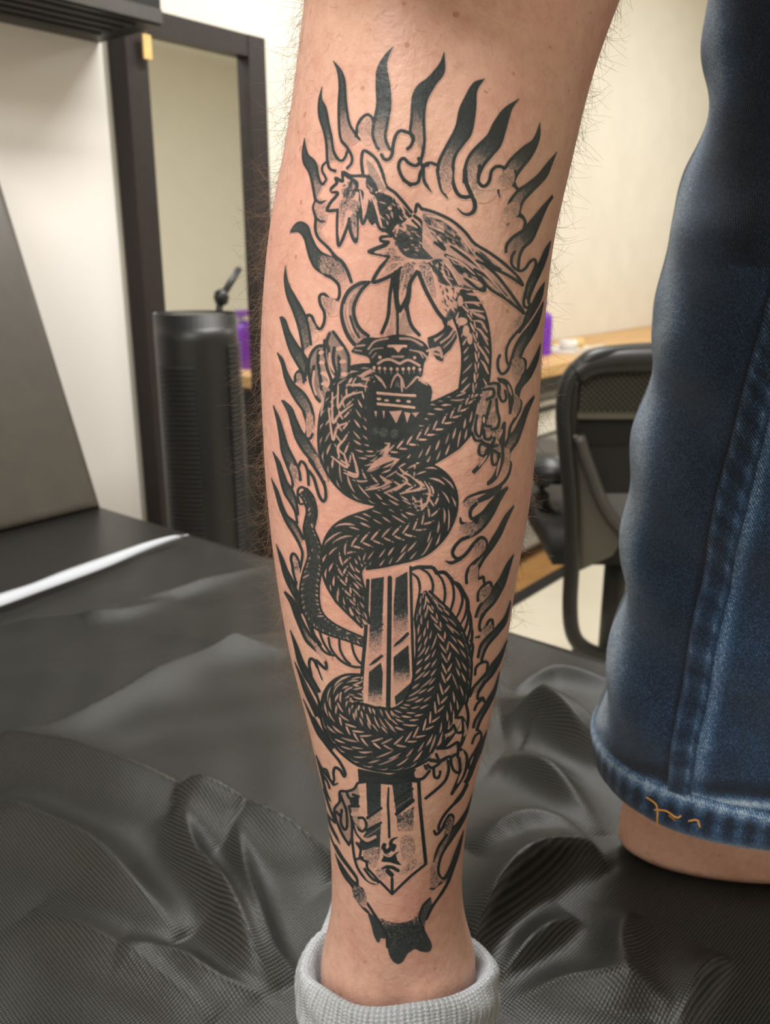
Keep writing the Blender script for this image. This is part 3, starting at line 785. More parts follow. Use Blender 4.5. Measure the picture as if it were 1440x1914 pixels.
S('H', '900,600 868,690 872,765 925,738 962,668 998,660 1002,735', 5); S('H', '850,455 858,370 920,290 978,270 992,340', 5.2); SH('H', '870,350 980,300 980,380 880,480', .5, .25, '960,300 870,460')
FL('H', '1186,458 1130,620 1050,730 950,830 880,920 850,1040', '1192,480 1140,680 1050,800 950,920 900,1030 888,1090', .94, .30, 4.8)
S('H', '822,838 880,822 935,755', 4.6, .92, 3); S('H', '820,1222 830,1150 885,1100 948,1098 945,1180', 4.6); SH('H', '890,760 990,700 990,760 880,870', .4, .15, '980,700 880,850')
FL('H', '1152,860 1080,1000 1000,1110 940,1200 870,1280 800,1360 775,1430', '1152,880 1090,1060 1000,1220 920,1310 860,1400', .93, .30, 4.6)
S('I', '920,190 860,285 848,365 900,355 915,395', 4.6); S('I', '815,480 840,420 895,368', 4.4); S('I', '800,255 770,340', 3.5)
FL('I', '1072,80 1020,250 950,380 880,490 820,590 802,660', '1072,100 1030,290 960,440 880,580 838,690', .93, .40, 4.4)
S('I', '840,680 880,718 882,790 850,860', 4.2); S('I', '790,825 820,750 870,712', 4.2)
FL('I', '942,690 880,820 830,930 790,1040 740,1180 712,1225', '944,700 890,880 830,1020 780,1150 735,1235', .93, .65, 4)
S('I', '880,790 820,905 765,1000 758,1085 790,1090', 4); S('I', '780,1150 735,1235 690,1330 610,1440', 4.4)
S('J', '850,260 780,390 680,490 600,590 555,690 570,732 620,680', 4.8); S('J', '510,740 530,772 580,728 622,640 670,570 704,592 688,690', 4.8)
FL('J', '902,350 850,500 780,620 700,710 640,780 570,870', '897,370 850,540 770,700 690,820 620,920', .94, .62, 4)
SH('J', '640,620 700,600 690,720 610,900 560,1080 540,1200 500,1150 520,980 590,840', .55, .16, '690,600 520,1180')
S('J', '640,780 570,870 522,980 503,1062', 4.2, .93, None, 1.6); S('J', '690,820 620,920 570,1030 550,1150 582,1222 625,1225', 4.4)
FL('J', '812,730 750,900 700,1040 650,1160 605,1235', '812,740 770,930 720,1090 660,1250', .94, .66, 4)
SH('J', '480,1080 540,1180 590,1240 660,1250 560,1440 470,1380', .40, .12, '640,1220 480,1400'); S('J', '660,1250 600,1360 548,1432', 5); S('J', '468,1335 530,1332 582,1275', 4.4, .93, 3)
# base of the flames above the heel
P = catmull(pts_of('K', '450,470 520,640 640,760 800,800 950,760 1060,620 1160,470 1290,380 1230,520 1150,640 1090,760 1075,860 1110,940 1146,1020 1140,1080 1090,1106 1010,1085 960,1075 900,1120 850,1200 790,1226 720,1160 690,1050 680,940 640,850 590,770 540,690 480,600'), 4, True)
fill_px(P, .8, (pts_of('K', '860,1010')[0], .86, pts_of('K', '830,640')[0], .0), 1.3)
PF('K', '490,690 520,820 560,960 600,1008 625,960 668,962 650,860 590,770', .82, True)
PF('K', '1130,550 1060,620 1024,720 1030,790 1062,880 1085,780 1150,640', .72, True)
PF('K', '1075,900 1110,940 1146,1020 1140,1080 1090,1106 1000,1080 1040,1000', .82, True)
PF('K', '690,1000 720,1160 790,1226 850,1200 900,1120 960,1070 900,1010 780,980', .84, True)
S('K', '1430,0 1400,110 1370,230 1320,370 1230,520 1150,640 1092,760', 4.8); S('K', '1130,550 1060,620 1024,720 1030,790 1060,870', 4)
S('K', '340,420 380,500 480,600 540,690 590,770 640,850 680,940 690,1050', 4.6); S('K', '350,520 430,630 490,690', 4.6)
FL('K', '150,85 200,230 260,340 330,430 352,530', '150,90 225,215 300,330 380,410 440,480', .9, .6, 3.6)
S('K', '150,0 230,130 310,240 370,330 382,412', 4.2); SH('K', '330,430 440,440 480,600 440,640 350,540', .66, .25, '330,440 470,640')
# left side
FL('L', '240,180 290,110 350,85 420,130 450,220 500,330 560,400 640,440 700,462', '238,195 330,188 390,260 420,370 450,470 500,560 600,630 680,670', .82, .62, 4.2)
SH('L', '560,440 700,460 800,560 870,700 830,760 760,760 690,660 560,600', .56, .12, '560,480 830,760')
S('L', '650,360 700,450 770,490 830,590 872,705', 6, .95, 4, 6); S('L', '600,630 680,672 740,740 748,840 722,892 650,880 590,830 545,850 550,930 592,1020 590,1120 550,1192 500,1150 462,1062 420,1048 408,1095', 5.2)
SH('L', '570,860 720,900 740,1020 660,1060 600,1000', .34, .08, '560,900 740,960'); SH('L', '420,1080 500,1160 520,1300 440,1300', .4, .05, '410,1120 540,1260')
FL('L', '190,535 180,680 210,850 270,1000 320,1150 350,1280 372,1430', '190,555 220,720 290,860 370,1000 410,1100 440,1240 455,1350', .84, .55, 4.2)
FL('L', '130,1065 165,1180 210,1330 250,1440 300,1530 370,1650 400,1720', '150,1058 190,1100 230,1220 300,1340 370,1440 420,1520 440,1600', .85, .60, 4.2)
S('M', '460,250 455,330 430,410', 4); S('M', '430,150 462,230 465,290', 4); S('M', '345,405 350,340 388,298 422,345 432,412', 5); SH('M', '360,330 410,330 420,420 370,440', .5, .2, '380,320 400,440')
FL('M', '160,110 210,240 240,360 290,490 360,610 430,710 465,830', '162,104 220,180 260,310 330,430 430,520 500,630 532,740', .86, .45, 4.4)
S('M', '430,710 466,830 466,930 440,962 415,945', 5); S('M', '500,630 532,740 540,860', 4.4, .93, None, 2); SH('M', '460,760 530,760 530,1000 470,1000', .34, .1, '490,760 500,1020')
FL('M', '203,600 270,720 310,840 350,980 420,1110 500,1210 560,1300', '228,598 310,680 350,790 410,920 470,1000 525,1090 590,1200', .88, .52, 4.6)
S('M', '460,1000 505,990 525,950', 4.4); S('M', '500,1210 570,1300 650,1440', 4.6); S('M', '530,1080 600,1210 640,1320 690,1430', 3.4, .7)
SH('M', '540,1150 600,1220 680,1420 640,1420 560,1290', .45, .1, '560,1180 670,1420')
FL('M', '118,655 160,820 190,980 210,1130 260,1270 310,1400 322,1480', '122,655 180,780 220,920 270,1080 340,1220 390,1340 402,1425', .88, .45, 4.4)
S('N', '285,20 318,110 342,205', 4.6); S('N', '210,30 245,120 268,200 262,280', 4.6); S('N', '325,70 350,15 390,40 420,120 430,255', 5)
S('N', '430,110 480,180 512,280 540,370 580,425 606,390 600,280 560,190 500,90 440,0', 5.4)
SH('N', '230,60 300,60 330,200 290,300 270,200', .45, .15, '260,60 310,290')
FL('N', '58,-85 100,40 140,200 180,340 230,420 290,530 312,650', '62,-85 130,20 170,140 210,240 255,300 300,420 320,560', .88, .40, 4.4)
S('N', '210,240 250,292 268,250', 4.4)
FL('N', '43,188 90,340 140,500 200,640 280,770 340,880', '48,195 110,320 160,480 210,580 280,640 330,720 375,815', .90, .42, 4.8)
S('N', '330,860 366,960 352,1080 342,1165', 4.8, .93, None, 2); S('N', '340,1105 310,1010 268,968 248,1020 270,1120 300,1250 290,1315', 5); SH('N', '270,990 320,1050 330,1180 300,1250', .45, .2, '280,990 320,1250')
FL('N', '93,868 140,1050 190,1220 260,1370 300,1440 330,1530', '97,878 160,1010 210,1150 270,1270 330,1400 350,1500', .92, .66, 4.4)
S('O', '150,30 210,140 238,205 240,150 215,60 205,0', 4); S('O', '220,250 270,350 300,470', 4.4)
FL('O', '118,258 190,380 240,510 290,630 350,760 430,840', '130,248 210,330 260,430 300,540 370,670 440,770', .92, .40, 4.8)
S('O', '350,760 430,840 505,905 552,990 555,1052 505,1015 450,965 475,1060 514,1165', 5, .95, None, 2.5); S('O', '402,1115 380,1010 392,950 430,965 462,1030', 5); SH('O', '380,720 440,780 540,900 540,980 460,880', .42, .12, '390,740 540,960')
FL('O', '183,655 230,820 270,980 330,1120 400,1230 455,1330', '187,655 250,800 310,970 390,1110 450,1220 488,1285', .95, .72, 4.6)
S('O', '400,1230 460,1330 482,1440', 4.6, .95, None, 2); S('Q', '290,330 318,400 318,455', 4)
FL('O', '228,978 290,1150 340,1300 400,1430 450,1540', '234,985 310,1140 370,1270 450,1420 520,1560', .95, .82, 4)
S('Q', '210,360 280,500 360,600', 4.4); S('Q', '260,560 330,680 375,745', 4); S('Q', '300,440 340,540 372,595', 4)
FL('Q', '152,368 230,560 300,720 380,830 450,920', '158,375 250,560 330,680 400,780 462,872', .95, .80, 4)
S('Q', '380,830 460,930 525,1010 584,1125 575,1168 535,1105 485,1078 465,1125 472,1200 462,1255 505,1243', 5, .95, 5, 3.5)
S('Q', '285,950 345,1090 400,1160 462,1250', 4.6, .95, 2); S('Q', '345,1090 390,1100 420,1170', 4); S('Q', '285,960 340,1130 380,1300 432,1422', 5, .95, 2, 3); S('Q', '340,1130 400,1220 425,1290', 4)
S('R', '200,300 250,470 300,600 315,650', 4.2); S('R', '215,500 270,680 330,800 362,868', 5, .9, 2, 2); S('R', '235,700 300,870 370,1000 460,1120 540,1230 547,1292', 4.4, .93, 2)
S('R', '222,545 262,600 300,640', 3.6)

# ------------------------------------------------ bands of scales
def band(path, hws, step=20, rid=0.0, lit=1.0, out=4.6, dark=.96, seed=1, chev=.30, rows=2, L=1.5):
    "a length of scaly body: dark ground, leaf plates fanning off a chevron ridge, bright rims"
    r2 = np.random.default_rng(seed)
    C = catmull(np.array(path, float), 14); hw_ = np.interp(np.linspace(0, 1, len(C)), np.linspace(0, 1, len(hws)), hws)
    d = np.gradient(C, axis=0); d /= np.linalg.norm(d, axis=1)[:, None] + 1e-9; nrm = np.stack([-d[:, 1], d[:, 0]], -1)
    s = np.concatenate([[0], np.cumsum(np.linalg.norm(np.diff(C, axis=0), axis=1))])
    def at(q, o):
        q = np.clip(q, 0, s[-1]); o = np.clip(o, -.97, .97); c = np.stack([np.interp(q, s, C[:, k]) for k in (0, 1)], -1)
        n_ = np.stack([np.interp(q, s, nrm[:, k]) for k in (0, 1)], -1); h = np.interp(q, s, hw_)
        return c + n_ * np.asarray(o * h)[..., None]
    Lp, Rp = C + nrm * hw_[:, None], C - nrm * hw_[:, None]
    fill_px(np.vstack([Lp, Rp[::-1]]), dark, None, .15)
    u = np.linspace(0, 1, 9); bul = np.sin(u * math.pi)
    q = s[-1] - 2
    while q > -step:
        hq = float(np.interp(q, s, hw_))
        for sg in (-1, 1):
            lanes = [(.62, 1.0), (.34, .74), (.14, .5)][:3] if rows == 3 else ([(.52, 1.0), (.18, .66)] if rows == 2 else [(.10, .95)])
            for k, (o0, o1) in enumerate(lanes):
                q0 = q + (step * .5 if k % 2 else 0) + r2.normal(0, 1.2) - step * .35; Ls = step * L * (.9 + .25 * r2.random())
                oc_ = rid + sg * (o0 + (o1 - o0) * u) * (1 - sg * rid * .5)
                wd = .085 * (40 / max(hq, 16))
                A_ = at(q0 + Ls * (u ** .85) + 3 * bul, oc_ + sg * wd * bul); B_ = at(q0 + Ls * (u ** 1.15) - 2 * bul, oc_ - sg * wd * .9 * bul)
                poly = np.vstack([A_, B_[::-1]])
                g = .90 - .22 * r2.random() * lit
                fill_px(poly, g, (A_[0], .96, A_[-1], g - .22 * lit), .4)
                stroke_px(B_, 1.8, .98)
                hl = A_ if r2.random() < .8 else B_
                stroke_px(hl[3:], 2.7 + 1.5 * r2.random() * min(1, hq / 40), max(.04, .10 + .30 * r2.random() + (1 - lit) * .3), .8, 1.4)
        if chev and q > 0:
            jit = r2.normal(0, 1.0)
            for sgn in (-1, 1):
                o1 = rid + sgn * chev; uu = np.linspace(0, 1, 6)
                stroke_px(at(q + jit - step * .95 * (1 - uu) ** 1.15, o1 + (rid - o1) * uu), 7.5, .98, 3, 7)
                stroke_px(at(q + jit - step * .95 * (1 - uu) ** 1.15, o1 + (rid - o1) * uu), 3.9, max(.04, .08 + .28 * r2.random() + (1 - lit) * .25), 1.4, 3.2)
        q -= step
    stroke_px(Lp, out, .97); stroke_px(Rp, out, .97)

layer = 2
# wing membrane fans
fan = [('H', '165,120 230,110 350,110 420,170 500,165 570,240 610,270 660,300 740,440 760,560 780,720 770,880 795,930 785,1050 770,1150 735,1230')]
S('H', '165,130 230,112 300,110 380,115 420,160', 6.5); S('H', '420,170 500,165 560,220 600,275', 6.5); S('H', '600,270 650,290 700,370 740,450 750,540', 6); S('H', '745,540 770,620 780,720', 5.5)
S('H', '770,700 790,780 785,870', 5); S('H', '775,870 797,930 785,1040', 5); S('H', '775,1040 782,1100 765,1180 735,1240 715,1400', 5)
for q in ('180,180 230,230 250,320 240,410', '250,120 340,180 385,290 370,400 350,490', '420,170 480,240 510,360 500,470 470,560', '560,230 595,320 600,430 570,550 550,620',
          '610,275 670,360 690,460 650,590 590,680', '700,380 735,480 720,600 660,720', '755,560 740,680 700,800 680,860', '775,720 740,870 710,960', '780,900 740,1000 720,1070', '775,1050 740,1120 725,1180'):
    S('H', q, 4.6, .95, 4, 3)
for q in ('350,480 360,560 420,700 500,830 560,890 630,915', '400,560 430,690 500,800', '480,640 520,760 570,850 600,890', '580,730 600,830 660,920 740,990 840,1030 920,1035', '690,720 700,850 750,950 800,1000', '815,760 840,880 880,960 920,1000'):
    S('O', q, 4.2)
# tail
band([(567, 918), (578, 934), (584, 960), (578, 988), (586, 1015), (590, 1042), (583, 1075), (579, 1104), (583, 1138), (596, 1160), (618, 1175), (647, 1187), (680, 1200)],
     [9, 10, 9, 10, 12, 14, 17, 18, 17, 15, 12, 9, 8], 10, 0, .75, 3.8, .84, 3, 0, 1, 1.1)
S('N', '330,440 318,380 320,310 355,280 410,310 450,390 480,470 500,560 495,660', 4.4); S('N', '345,455 400,460 410,540 390,640 390,740 430,860 450,960', 4)
layer = 3
# blade of the sword, upper visible length
BL, BR_, BC = [(688, 1085), (684, 1180), (678, 1250), (673, 1330)], [(768, 1060), (770, 1150), (772, 1220), (776, 1310)], [(729, 1080), (728, 1180), (727, 1250), (726, 1330)]
fill_px(np.array(BL + BR_[::-1], float), .06)
fill_px(np.array([(694, 1082), (718, 1078), (714, 1200), (712, 1262), (688, 1262), (692, 1150)], float), .85, ((705, 1085), .90, (700, 1240), .10), .8)
fill_px(np.array([(690, 1256), (712, 1238), (716, 1256), (714, 1325), (688, 1325)], float), .8, ((700, 1245), .92, (703, 1325), .06), .9)
fill_px(np.array([(740, 1080), (762, 1068), (763, 1150), (764, 1200), (736, 1220), (736, 1130)], float), .85, ((750, 1080), .90, (752, 1190), .22), .8)
fill_px(np.array([(736, 1228), (764, 1205), (767, 1268), (736, 1290)], float), .85, ((752, 1205), .95, (752, 1285), .12), .9)
fill_px(np.array([(738, 1302), (768, 1276), (772, 1296), (740, 1318)], float), .88)
for q, w_, v_ in (('1010,660 1140,590', 3.5, .9), ('1020,745 1140,650', 3, .7), ('1005,1015 1130,920', 5.5, .95), ('1265,480 1385,350', 4, .95), ('1280,490 1385,430', 3, .85), ('1255,820 1395,690', 6.5, .97)):
    S('O', q, w_, v_, 2, w_)
for q in ('990,990 1130,860', '1010,1060 1130,960', '1255,790 1400,650', '1260,870 1410,760'):
    S('O', q, 4, .10, 2, 3)
stroke_px(catmull(BC, 5), 8.5, .97); stroke_px(catmull(BL, 5), 7, .96); stroke_px(catmull(BR_, 5), 5.5, .96)
# lower blade
layer = 4
fill_px(pts_of('R', '575,230 1180,230 1210,700 1250,1070 905,1390 760,1250 640,1000 570,600'), .05)
fill_px(pts_of('R', '635,215 790,215 790,480 650,580'), .88, ((700, 1455), .93, (700, 1520), .82), .4)
fill_px(pts_of('R', '900,215 1110,215 1125,430 950,590'), .88, None, .7)
fill_px(pts_of('R', '650,600 790,520 790,680 640,740'), .35, None, .9)
fill_px(pts_of('R', '640,740 790,660 780,900 600,940 560,860'), .85, None, .5)
fill_px(pts_of('R', '950,590 1130,480 1120,740 960,740'), .45, (pts_of('R', '1040,520')[0], .62, pts_of('R', '1020,760')[0], .25), 1.2)
SH('R', '1000,800 1120,800 1140,960 1060,1060 1000,980', .34, .2, '1000,800 1100,1060', 1.2); SH('R', '1060,1080 1150,1020 1140,1110 1020,1190 970,1180', .35, .2, '1150,1020 980,1190', 1.2)
SH('R', '610,950 780,900 760,1060 700,1130 640,1040', .45, .25, '610,950 760,1100', 1.1); SH('R', '740,1130 860,1150 840,1240 760,1220', .34, .2, '740,1140 840,1240', 1.1)
for q, w_, v_ in (('930,420 1120,300', 3, .97), ('950,560 1120,420', 6, .97), ('940,500 1100,390', 2, .6), ('650,600 790,500', 5, .95), ('640,730 790,650', 4, .95), ('630,800 780,700', 3, .6)):
    S('R', q, w_, v_)
S('R', '868,290 862,450 870,600 876,800', 4.2, .96, 3.5, 5); S('R', '905,1230 905,1380', 5, .96)
S('R', '1180,235 1190,430 1215,700 1240,950 1252,1070', 6, .96, n=4)
stroke_px(pts_of('R', '1250,1080 1100,1200 905,1388 780,1260'), 5, .96)
PF('R', '550,90 560,250 640,240 800,250 900,260 1100,230 1180,240 1260,170 1140,90 880,150 700,120', .95)
# marks etched on the blade
PF('R', '800,920 815,1000 790,1055 880,1060 960,1085 1005,1092 960,1040 945,985 1000,930 930,960 880,990 840,975', .96)
S('R', '825,880 815,910 850,950 885,920', 7, .96); S('R', '960,800 905,830 890,880 930,890 915,930', 6, .96, 2, 7); S('R', '800,935 830,985 885,998 930,960 990,935', 2.6, .06)
S('R', '800,1125 850,1108 910,1115 965,1145', 6, .96, 3, 7); S('R', '860,1150 900,1190', 8, .96)
layer = 2
# hind claw beside the lower blade
PF('R', '360,330 450,330 540,270 570,380 560,600 640,680 560,720 500,640 480,800 460,880 380,780 330,650 310,500 350,440', .40, True)
for q in ('550,240 510,300 440,325 365,330 362,430 310,505 320,600 350,680 400,790 460,880', '440,350 470,400 540,390', '500,360 560,380', '370,360 400,440 430,520 440,680 410,720 375,640 385,520',
          '460,480 490,640 490,800 470,860', '560,600 610,605 640,680 600,740 540,700 490,640', '480,480 560,480', '490,800 500,900 520,1030 560,1140 640,1240 720,1280 770,1260', '540,860 580,930 575,1010 640,1060 650,1120 720,1200 770,1260', '530,1030 600,1010', '620,1130 680,1210 740,1260', '330,540 380,590'):
    S('R', q, 4.4)
PF('R', '460,400 560,390 560,480 480,480', .92); S('R', '520,680 560,780 640,830 730,795', 7, .12, 4, 5); S('R', '500,640 540,770 640,860 740,830', 3, .95)
S('R', '580,1120 660,1240 740,1275', 4, .15); S('R', '500,560 560,560', 8, .15); S('R', '590,650 600,690', 8, .1)
# lower coil
band([(794, 1108), (806, 1146), (822, 1190), (829, 1240), (820, 1300), (794, 1352), (745, 1382), (690, 1376), (648, 1346), (636, 1312), (648, 1290), (678, 1288)],
     [10, 32, 45, 53, 54, 56, 59, 58, 46, 34, 28, 27], 19, -.12, 1.0, 4.8, .92, 11, .18, 3, 1.7)
# upright coils, back to front
band([(893, 735), (864, 768), (829, 796), (784, 824), (734, 845), (690, 858)], [26, 40, 50, 50, 40, 28], 19, .10, 1.0, 4.8, .94, 5, .22, 2, 1.6)
band([(700, 905), (765, 905), (806, 920), (807, 958), (772, 990), (712, 1004), (656, 1022), (640, 1065), (655, 1112), (684, 1168)],
     [44, 46, 44, 44, 53, 55, 50, 37, 29, 8], 20, .0, 1.0, 5, .97, 6, .26, 2, 1.5)
band([(702, 698), (664, 724), (647, 780), (648, 842), (676, 886), (724, 902), (774, 905)], [20, 40, 48, 50, 48, 44, 40], 21, .12, .9, 5, .97, 8, .28, 2, 1.5)
# neck
band([(852, 548), (878, 592), (889, 640), (890, 685), (884, 735)], [26, 29, 27, 26, 26], 19, -.05, 1.2, 4.8, .90, 9, .14, 1, 1.5)
PF('S', '760,480 860,480 1000,560 980,760 900,880 830,860 800,700', .75, True)
for cx, cy, rx, ry in ((805, 525, 40, 30), (870, 620, 55, 40), (930, 720, 40, 50), (1000, 680, 28, 55), (1015, 890, 60, 42), (1060, 990, 35, 60), (1100, 1070, 28, 60), (1090, 540, 60, 28)):
    a = np.linspace(0, 2 * math.pi, 16, endpoint=False)
    c = np.array([cx, cy]) + np.stack([rx * np.cos(a), ry * np.sin(a)], -1); fill_px(c * KT + np.array(TILES['S']), .14)
for q in ('1180,620 1090,600', '1220,700 1040,690', '1240,790 1080,770', '1250,860 1110,790', '1275,1000 1220,900 1130,880', '1285,1130 1220,1000 1150,950', '1290,1290 1220,1190 1170,1120', '1290,1430 1250,1340 1210,1290'):
    S('S', q, 4.6, .20, 3, 1.5)
# black mass behind the hilt
PF('U', '300,640 880,640 900,900 800,1080 560,1230 300,1330 250,1000', .94, True)
layer = 5
# hilt: horned skull, grip, fangs
PF('S', '300,440 330,640 460,620 450,740 490,920 575,1025 380,1050 190,1010 250,850 270,650', .10)
PF('S', '300,640 335,700 345,1040 225,1030 280,900', .30); PF('S', '370,880 430,740 490,960 560,1020 370,1030', .40)
S('S', '300,440 280,560 268,660 250,850 188,1010', 6); S('S', '455,630 450,740 490,920 575,1030', 6); S('S', '330,640 350,780 352,1050', 4.6); S('S', '300,700 312,900 320,1040', 3, .10)
P = catmull(pts_of('L', '1050,710 950,720 850,790 790,900 770,1020 790,1150 840,1270 900,1345 1000,1370 1040,1260 960,1190 910,1090 895,980 930,870 980,780'), 5, True); fill_px(P, .45, None, .6)
S('L', '1052,708 950,722 850,790 790,900 770,1020 790,1150 840,1270 900,1350', 6.5); S('L', '1045,715 980,785 930,870 895,980 910,1090 960,1190 1045,1262', 6)
S('L', '930,780 850,880 830,1000 850,1120 900,1230 960,1300', 4, .10, 1.5, 4); S('L', '800,940 795,1030 815,1130 860,1230', 3, .25); S('L', '860,1060 900,1190 950,1280', 4, .92)
PF('S', '660,1090 760,1070 850,970 840,880 960,1000 970,1060 900,1180 830,1250 820,1310 760,1290 680,1180', .88)
S('S', '740,1090 830,1000 880,900', 4, .25); S('S', '800,1110 880,1050 930,980', 4, .25); S('S', '830,1160 910,1080 950,1010', 3, .35); S('S', '710,1200 780,1160 810,1230', 4, .25); S('S', '830,880 850,960 770,1030 680,1070', 6)
PF('U', '110,290 230,180 400,170 560,140 720,160 860,230 900,330 850,440 830,560 760,640 700,720 400,720 330,600 290,480 270,380 110,330', .95, True)
for q, w_, v_ in (('270,290 340,210 470,180', 4, .35), ('600,180 720,190 830,250', 5, .40), ('280,340 330,290 420,280', 3, .45), ('760,310 830,330 880,380', 4, .35), ('700,300 790,320 840,380', 3, .4),
                  ('370,440 430,405 500,400 590,440', 5, .22), ('600,440 670,405 720,415 800,460', 5, .22), ('520,370 630,368', 5, .45), ('310,380 350,330', 3, .5), ('480,260 560,258 660,260', 5, .12),
                  ('150,260 230,250', 4, .4), ('130,300 200,310', 3, .45), ('880,310 960,290 1020,320 1030,370', 5, .25), ('930,330 1000,350', 5, .3)):
    S('U', q, w_, v_)
PF('U', '500,250 650,250 610,290 580,330 545,290', .08)
for x, y, r in ((390, 375, 3.4), (750, 380, 3.2)): fill_px(np.array([(640 + x * KT + r * math.cos(a), 600 + y * KT + r * math.sin(a)) for a in np.linspace(0, 6.28, 12)]), .08)
for k, x in enumerate((330, 385, 440, 505, 570, 630, 690, 742, 805)):
    y = 484 + 14 * math.sin(k / 8 * math.pi) + (18 if k == 8 else 0)
    fill_px(np.array([(640 + x * KT + 3.1 * math.cos(a), 600 + y * KT + 3.6 * math.sin(a)) for a in np.linspace(0, 6.28, 12)]), .12)
    S('U', f'{x},{y+20} {x+4},{y+48}', 3, .6)
for q in ('340,560 400,610 450,690', '360,580 420,640', '500,690 530,600 575,555 620,610 645,690', '610,590 620,730', '660,700 720,640 780,580 830,630 880,660', '190,580 260,545 330,510', '200,600 280,610'):
    S('U', q, 4.4, .28, 2, 3)
PF('U', '540,680 570,600 600,690', .7)
S('U', '365,745 560,762 755,772', 5, .12); S('U', '358,857 560,875 745,895', 5, .14); S('U', '330,700 340,900', 6, .97)
for x, y in ((380, 805), (460, 820), (580, 824), (690, 832)): S('U', f'{x-22},{y} {x+20},{y+2}', 5, .15, 2, 2)
for q in ('330,930 360,930 350,1005', '415,930 440,930 432,1020', '485,935 620,925 560,1062', '640,940 710,950 672,1055', '720,950 800,945 760,995'): PF('U', q, .22)
for cx, cy, r in ((430, 1150, 48), (540, 1165, 46), (345, 1140, 34)):
    fill_px(np.array([(640 + (cx + r * math.cos(a)) * KT, 600 + (cy + 1.1 * r * math.sin(a)) * KT) for a in np.linspace(0, 6.28, 20)]), .76)
layer = 2
# pale spurs where the coils cross
for q in ('250,340 330,230 420,180 440,110 320,160 430,100 470,60 420,40 500,40 470,180 600,210 490,320 540,220 430,260', '460,460 480,420 520,450 480,470'):
    PF('T', q, .16)
for q in ('560,350 670,445 440,560', '690,370 820,500 600,570', '590,300 640,350 700,380', '850,440 905,540 880,660 825,735', '820,640 825,735', '390,380 470,450 400,500', '240,530 400,500'):
    S('T', q, 4.6, .20, 2, 3)
# fore claw, left, gripping the hilt
for q, g in (('500,350 480,220 510,110 580,40 640,30 650,120 640,340 660,520 640,620 600,600 540,500', .55), ('650,0 690,-110 740,-110 780,-60 870,60 900,200 890,340 800,380 730,330 690,250 660,160', .55)):
    PF('M', q, g, True)
for q in ('640,32 570,45 510,120 485,230 500,400 560,560 600,610', '540,250 520,380 550,520', '590,90 580,200 600,330 620,480', '650,-20 650,150 680,280 720,400 710,540', '700,-90 670,0 690,60', '740,-110 790,-40 860,60 900,150 900,300', '750,60 740,180 770,330', '800,130 800,340', '690,80 720,250 790,370'):
    S('M', q, 5)
for q in ('600,110 630,100', '605,210 640,205', '620,320 655,315', '625,430 690,420', '780,70 830,60', '815,200 860,195', '830,330 870,330'): S('M', q, 8, .10, 5, 5)
for q in ('620,140 640,180', '630,250 650,290', '640,360 670,390', '640,470 690,490', '800,110 830,150', '830,240 860,270'): S('M', q, 6, .45)
S('M', '540,300 530,420 560,540', 4, .15); S('M', '700,110 710,220 750,310', 6, .12, 3, 2); S('M', '590,480 630,600 610,760', 5, .25, 2, 2)
for q in ('790,450 790,670 870,560 1040,510', '730,520 735,820 800,750 940,640', '690,680 735,1000 780,880 880,830', '880,440 1000,440 1090,460', '930,370 900,420', '1010,350 1130,280', '800,1190 790,1080 860,1000', '850,1150 880,1290 720,1180', '940,1150 990,1380 850,1350'):
    S('M', q, 5, .20, 3, 2.5)
# fore claw, right
P = catmull(pts_of('F', '700,340 780,310 860,320 880,460 820,480 850,640 840,760 900,720 890,960 880,1100 800,1330 730,1350 800,1250 830,1130 780,1160 770,1040 750,960 700,1120 590,1230 580,1200 700,1050 640,1040 650,950 600,900 570,840 600,640 640,520'), 4, True)
fill_px(P, .42, None, .7)
for q in ('840,265 920,290 970,370 985,480 960,620', '850,285 920,330 950,420 962,600', '740,320 800,310 850,330 840,420 880,500 920,470 910,390', '840,330 845,440', '690,380 780,370 790,440 720,480', '820,480 830,600 850,680 830,770 770,790', '760,500 730,620 700,740 760,760', '620,650 600,800 640,860 670,800 690,650', '690,800 700,880 750,890 800,820', '570,830 600,900 660,910 720,960 750,950',
          '720,940 650,950 640,1040 690,1060 730,990', '750,960 730,1060 660,1150 580,1225', '700,1080 650,1170 590,1235', '900,725 880,790 870,900 885,1010 880,1120 820,1280 735,1355', '905,725 890,960', '850,1040 840,1160 790,1280 735,1340', '780,930 770,1050 780,1150 830,1140 840,1050 800,1010', '800,880 780,960 830,950 860,900'):
    S('F', q, 4.8)
for q in ('740,430 770,400', '690,540 690,500', '800,560 780,610', '830,690 800,750', '630,690 640,840', '690,660 690,720', '740,820 740,860', '800,820 780,860', '690,990 670,1010', '880,790 850,870', '820,900 840,940', '800,1060 800,1120', '940,330 975,430', '720,1060 640,1170', '860,1090 820,1270'):
    S('F', q, 4.5, .12, 2, 2)
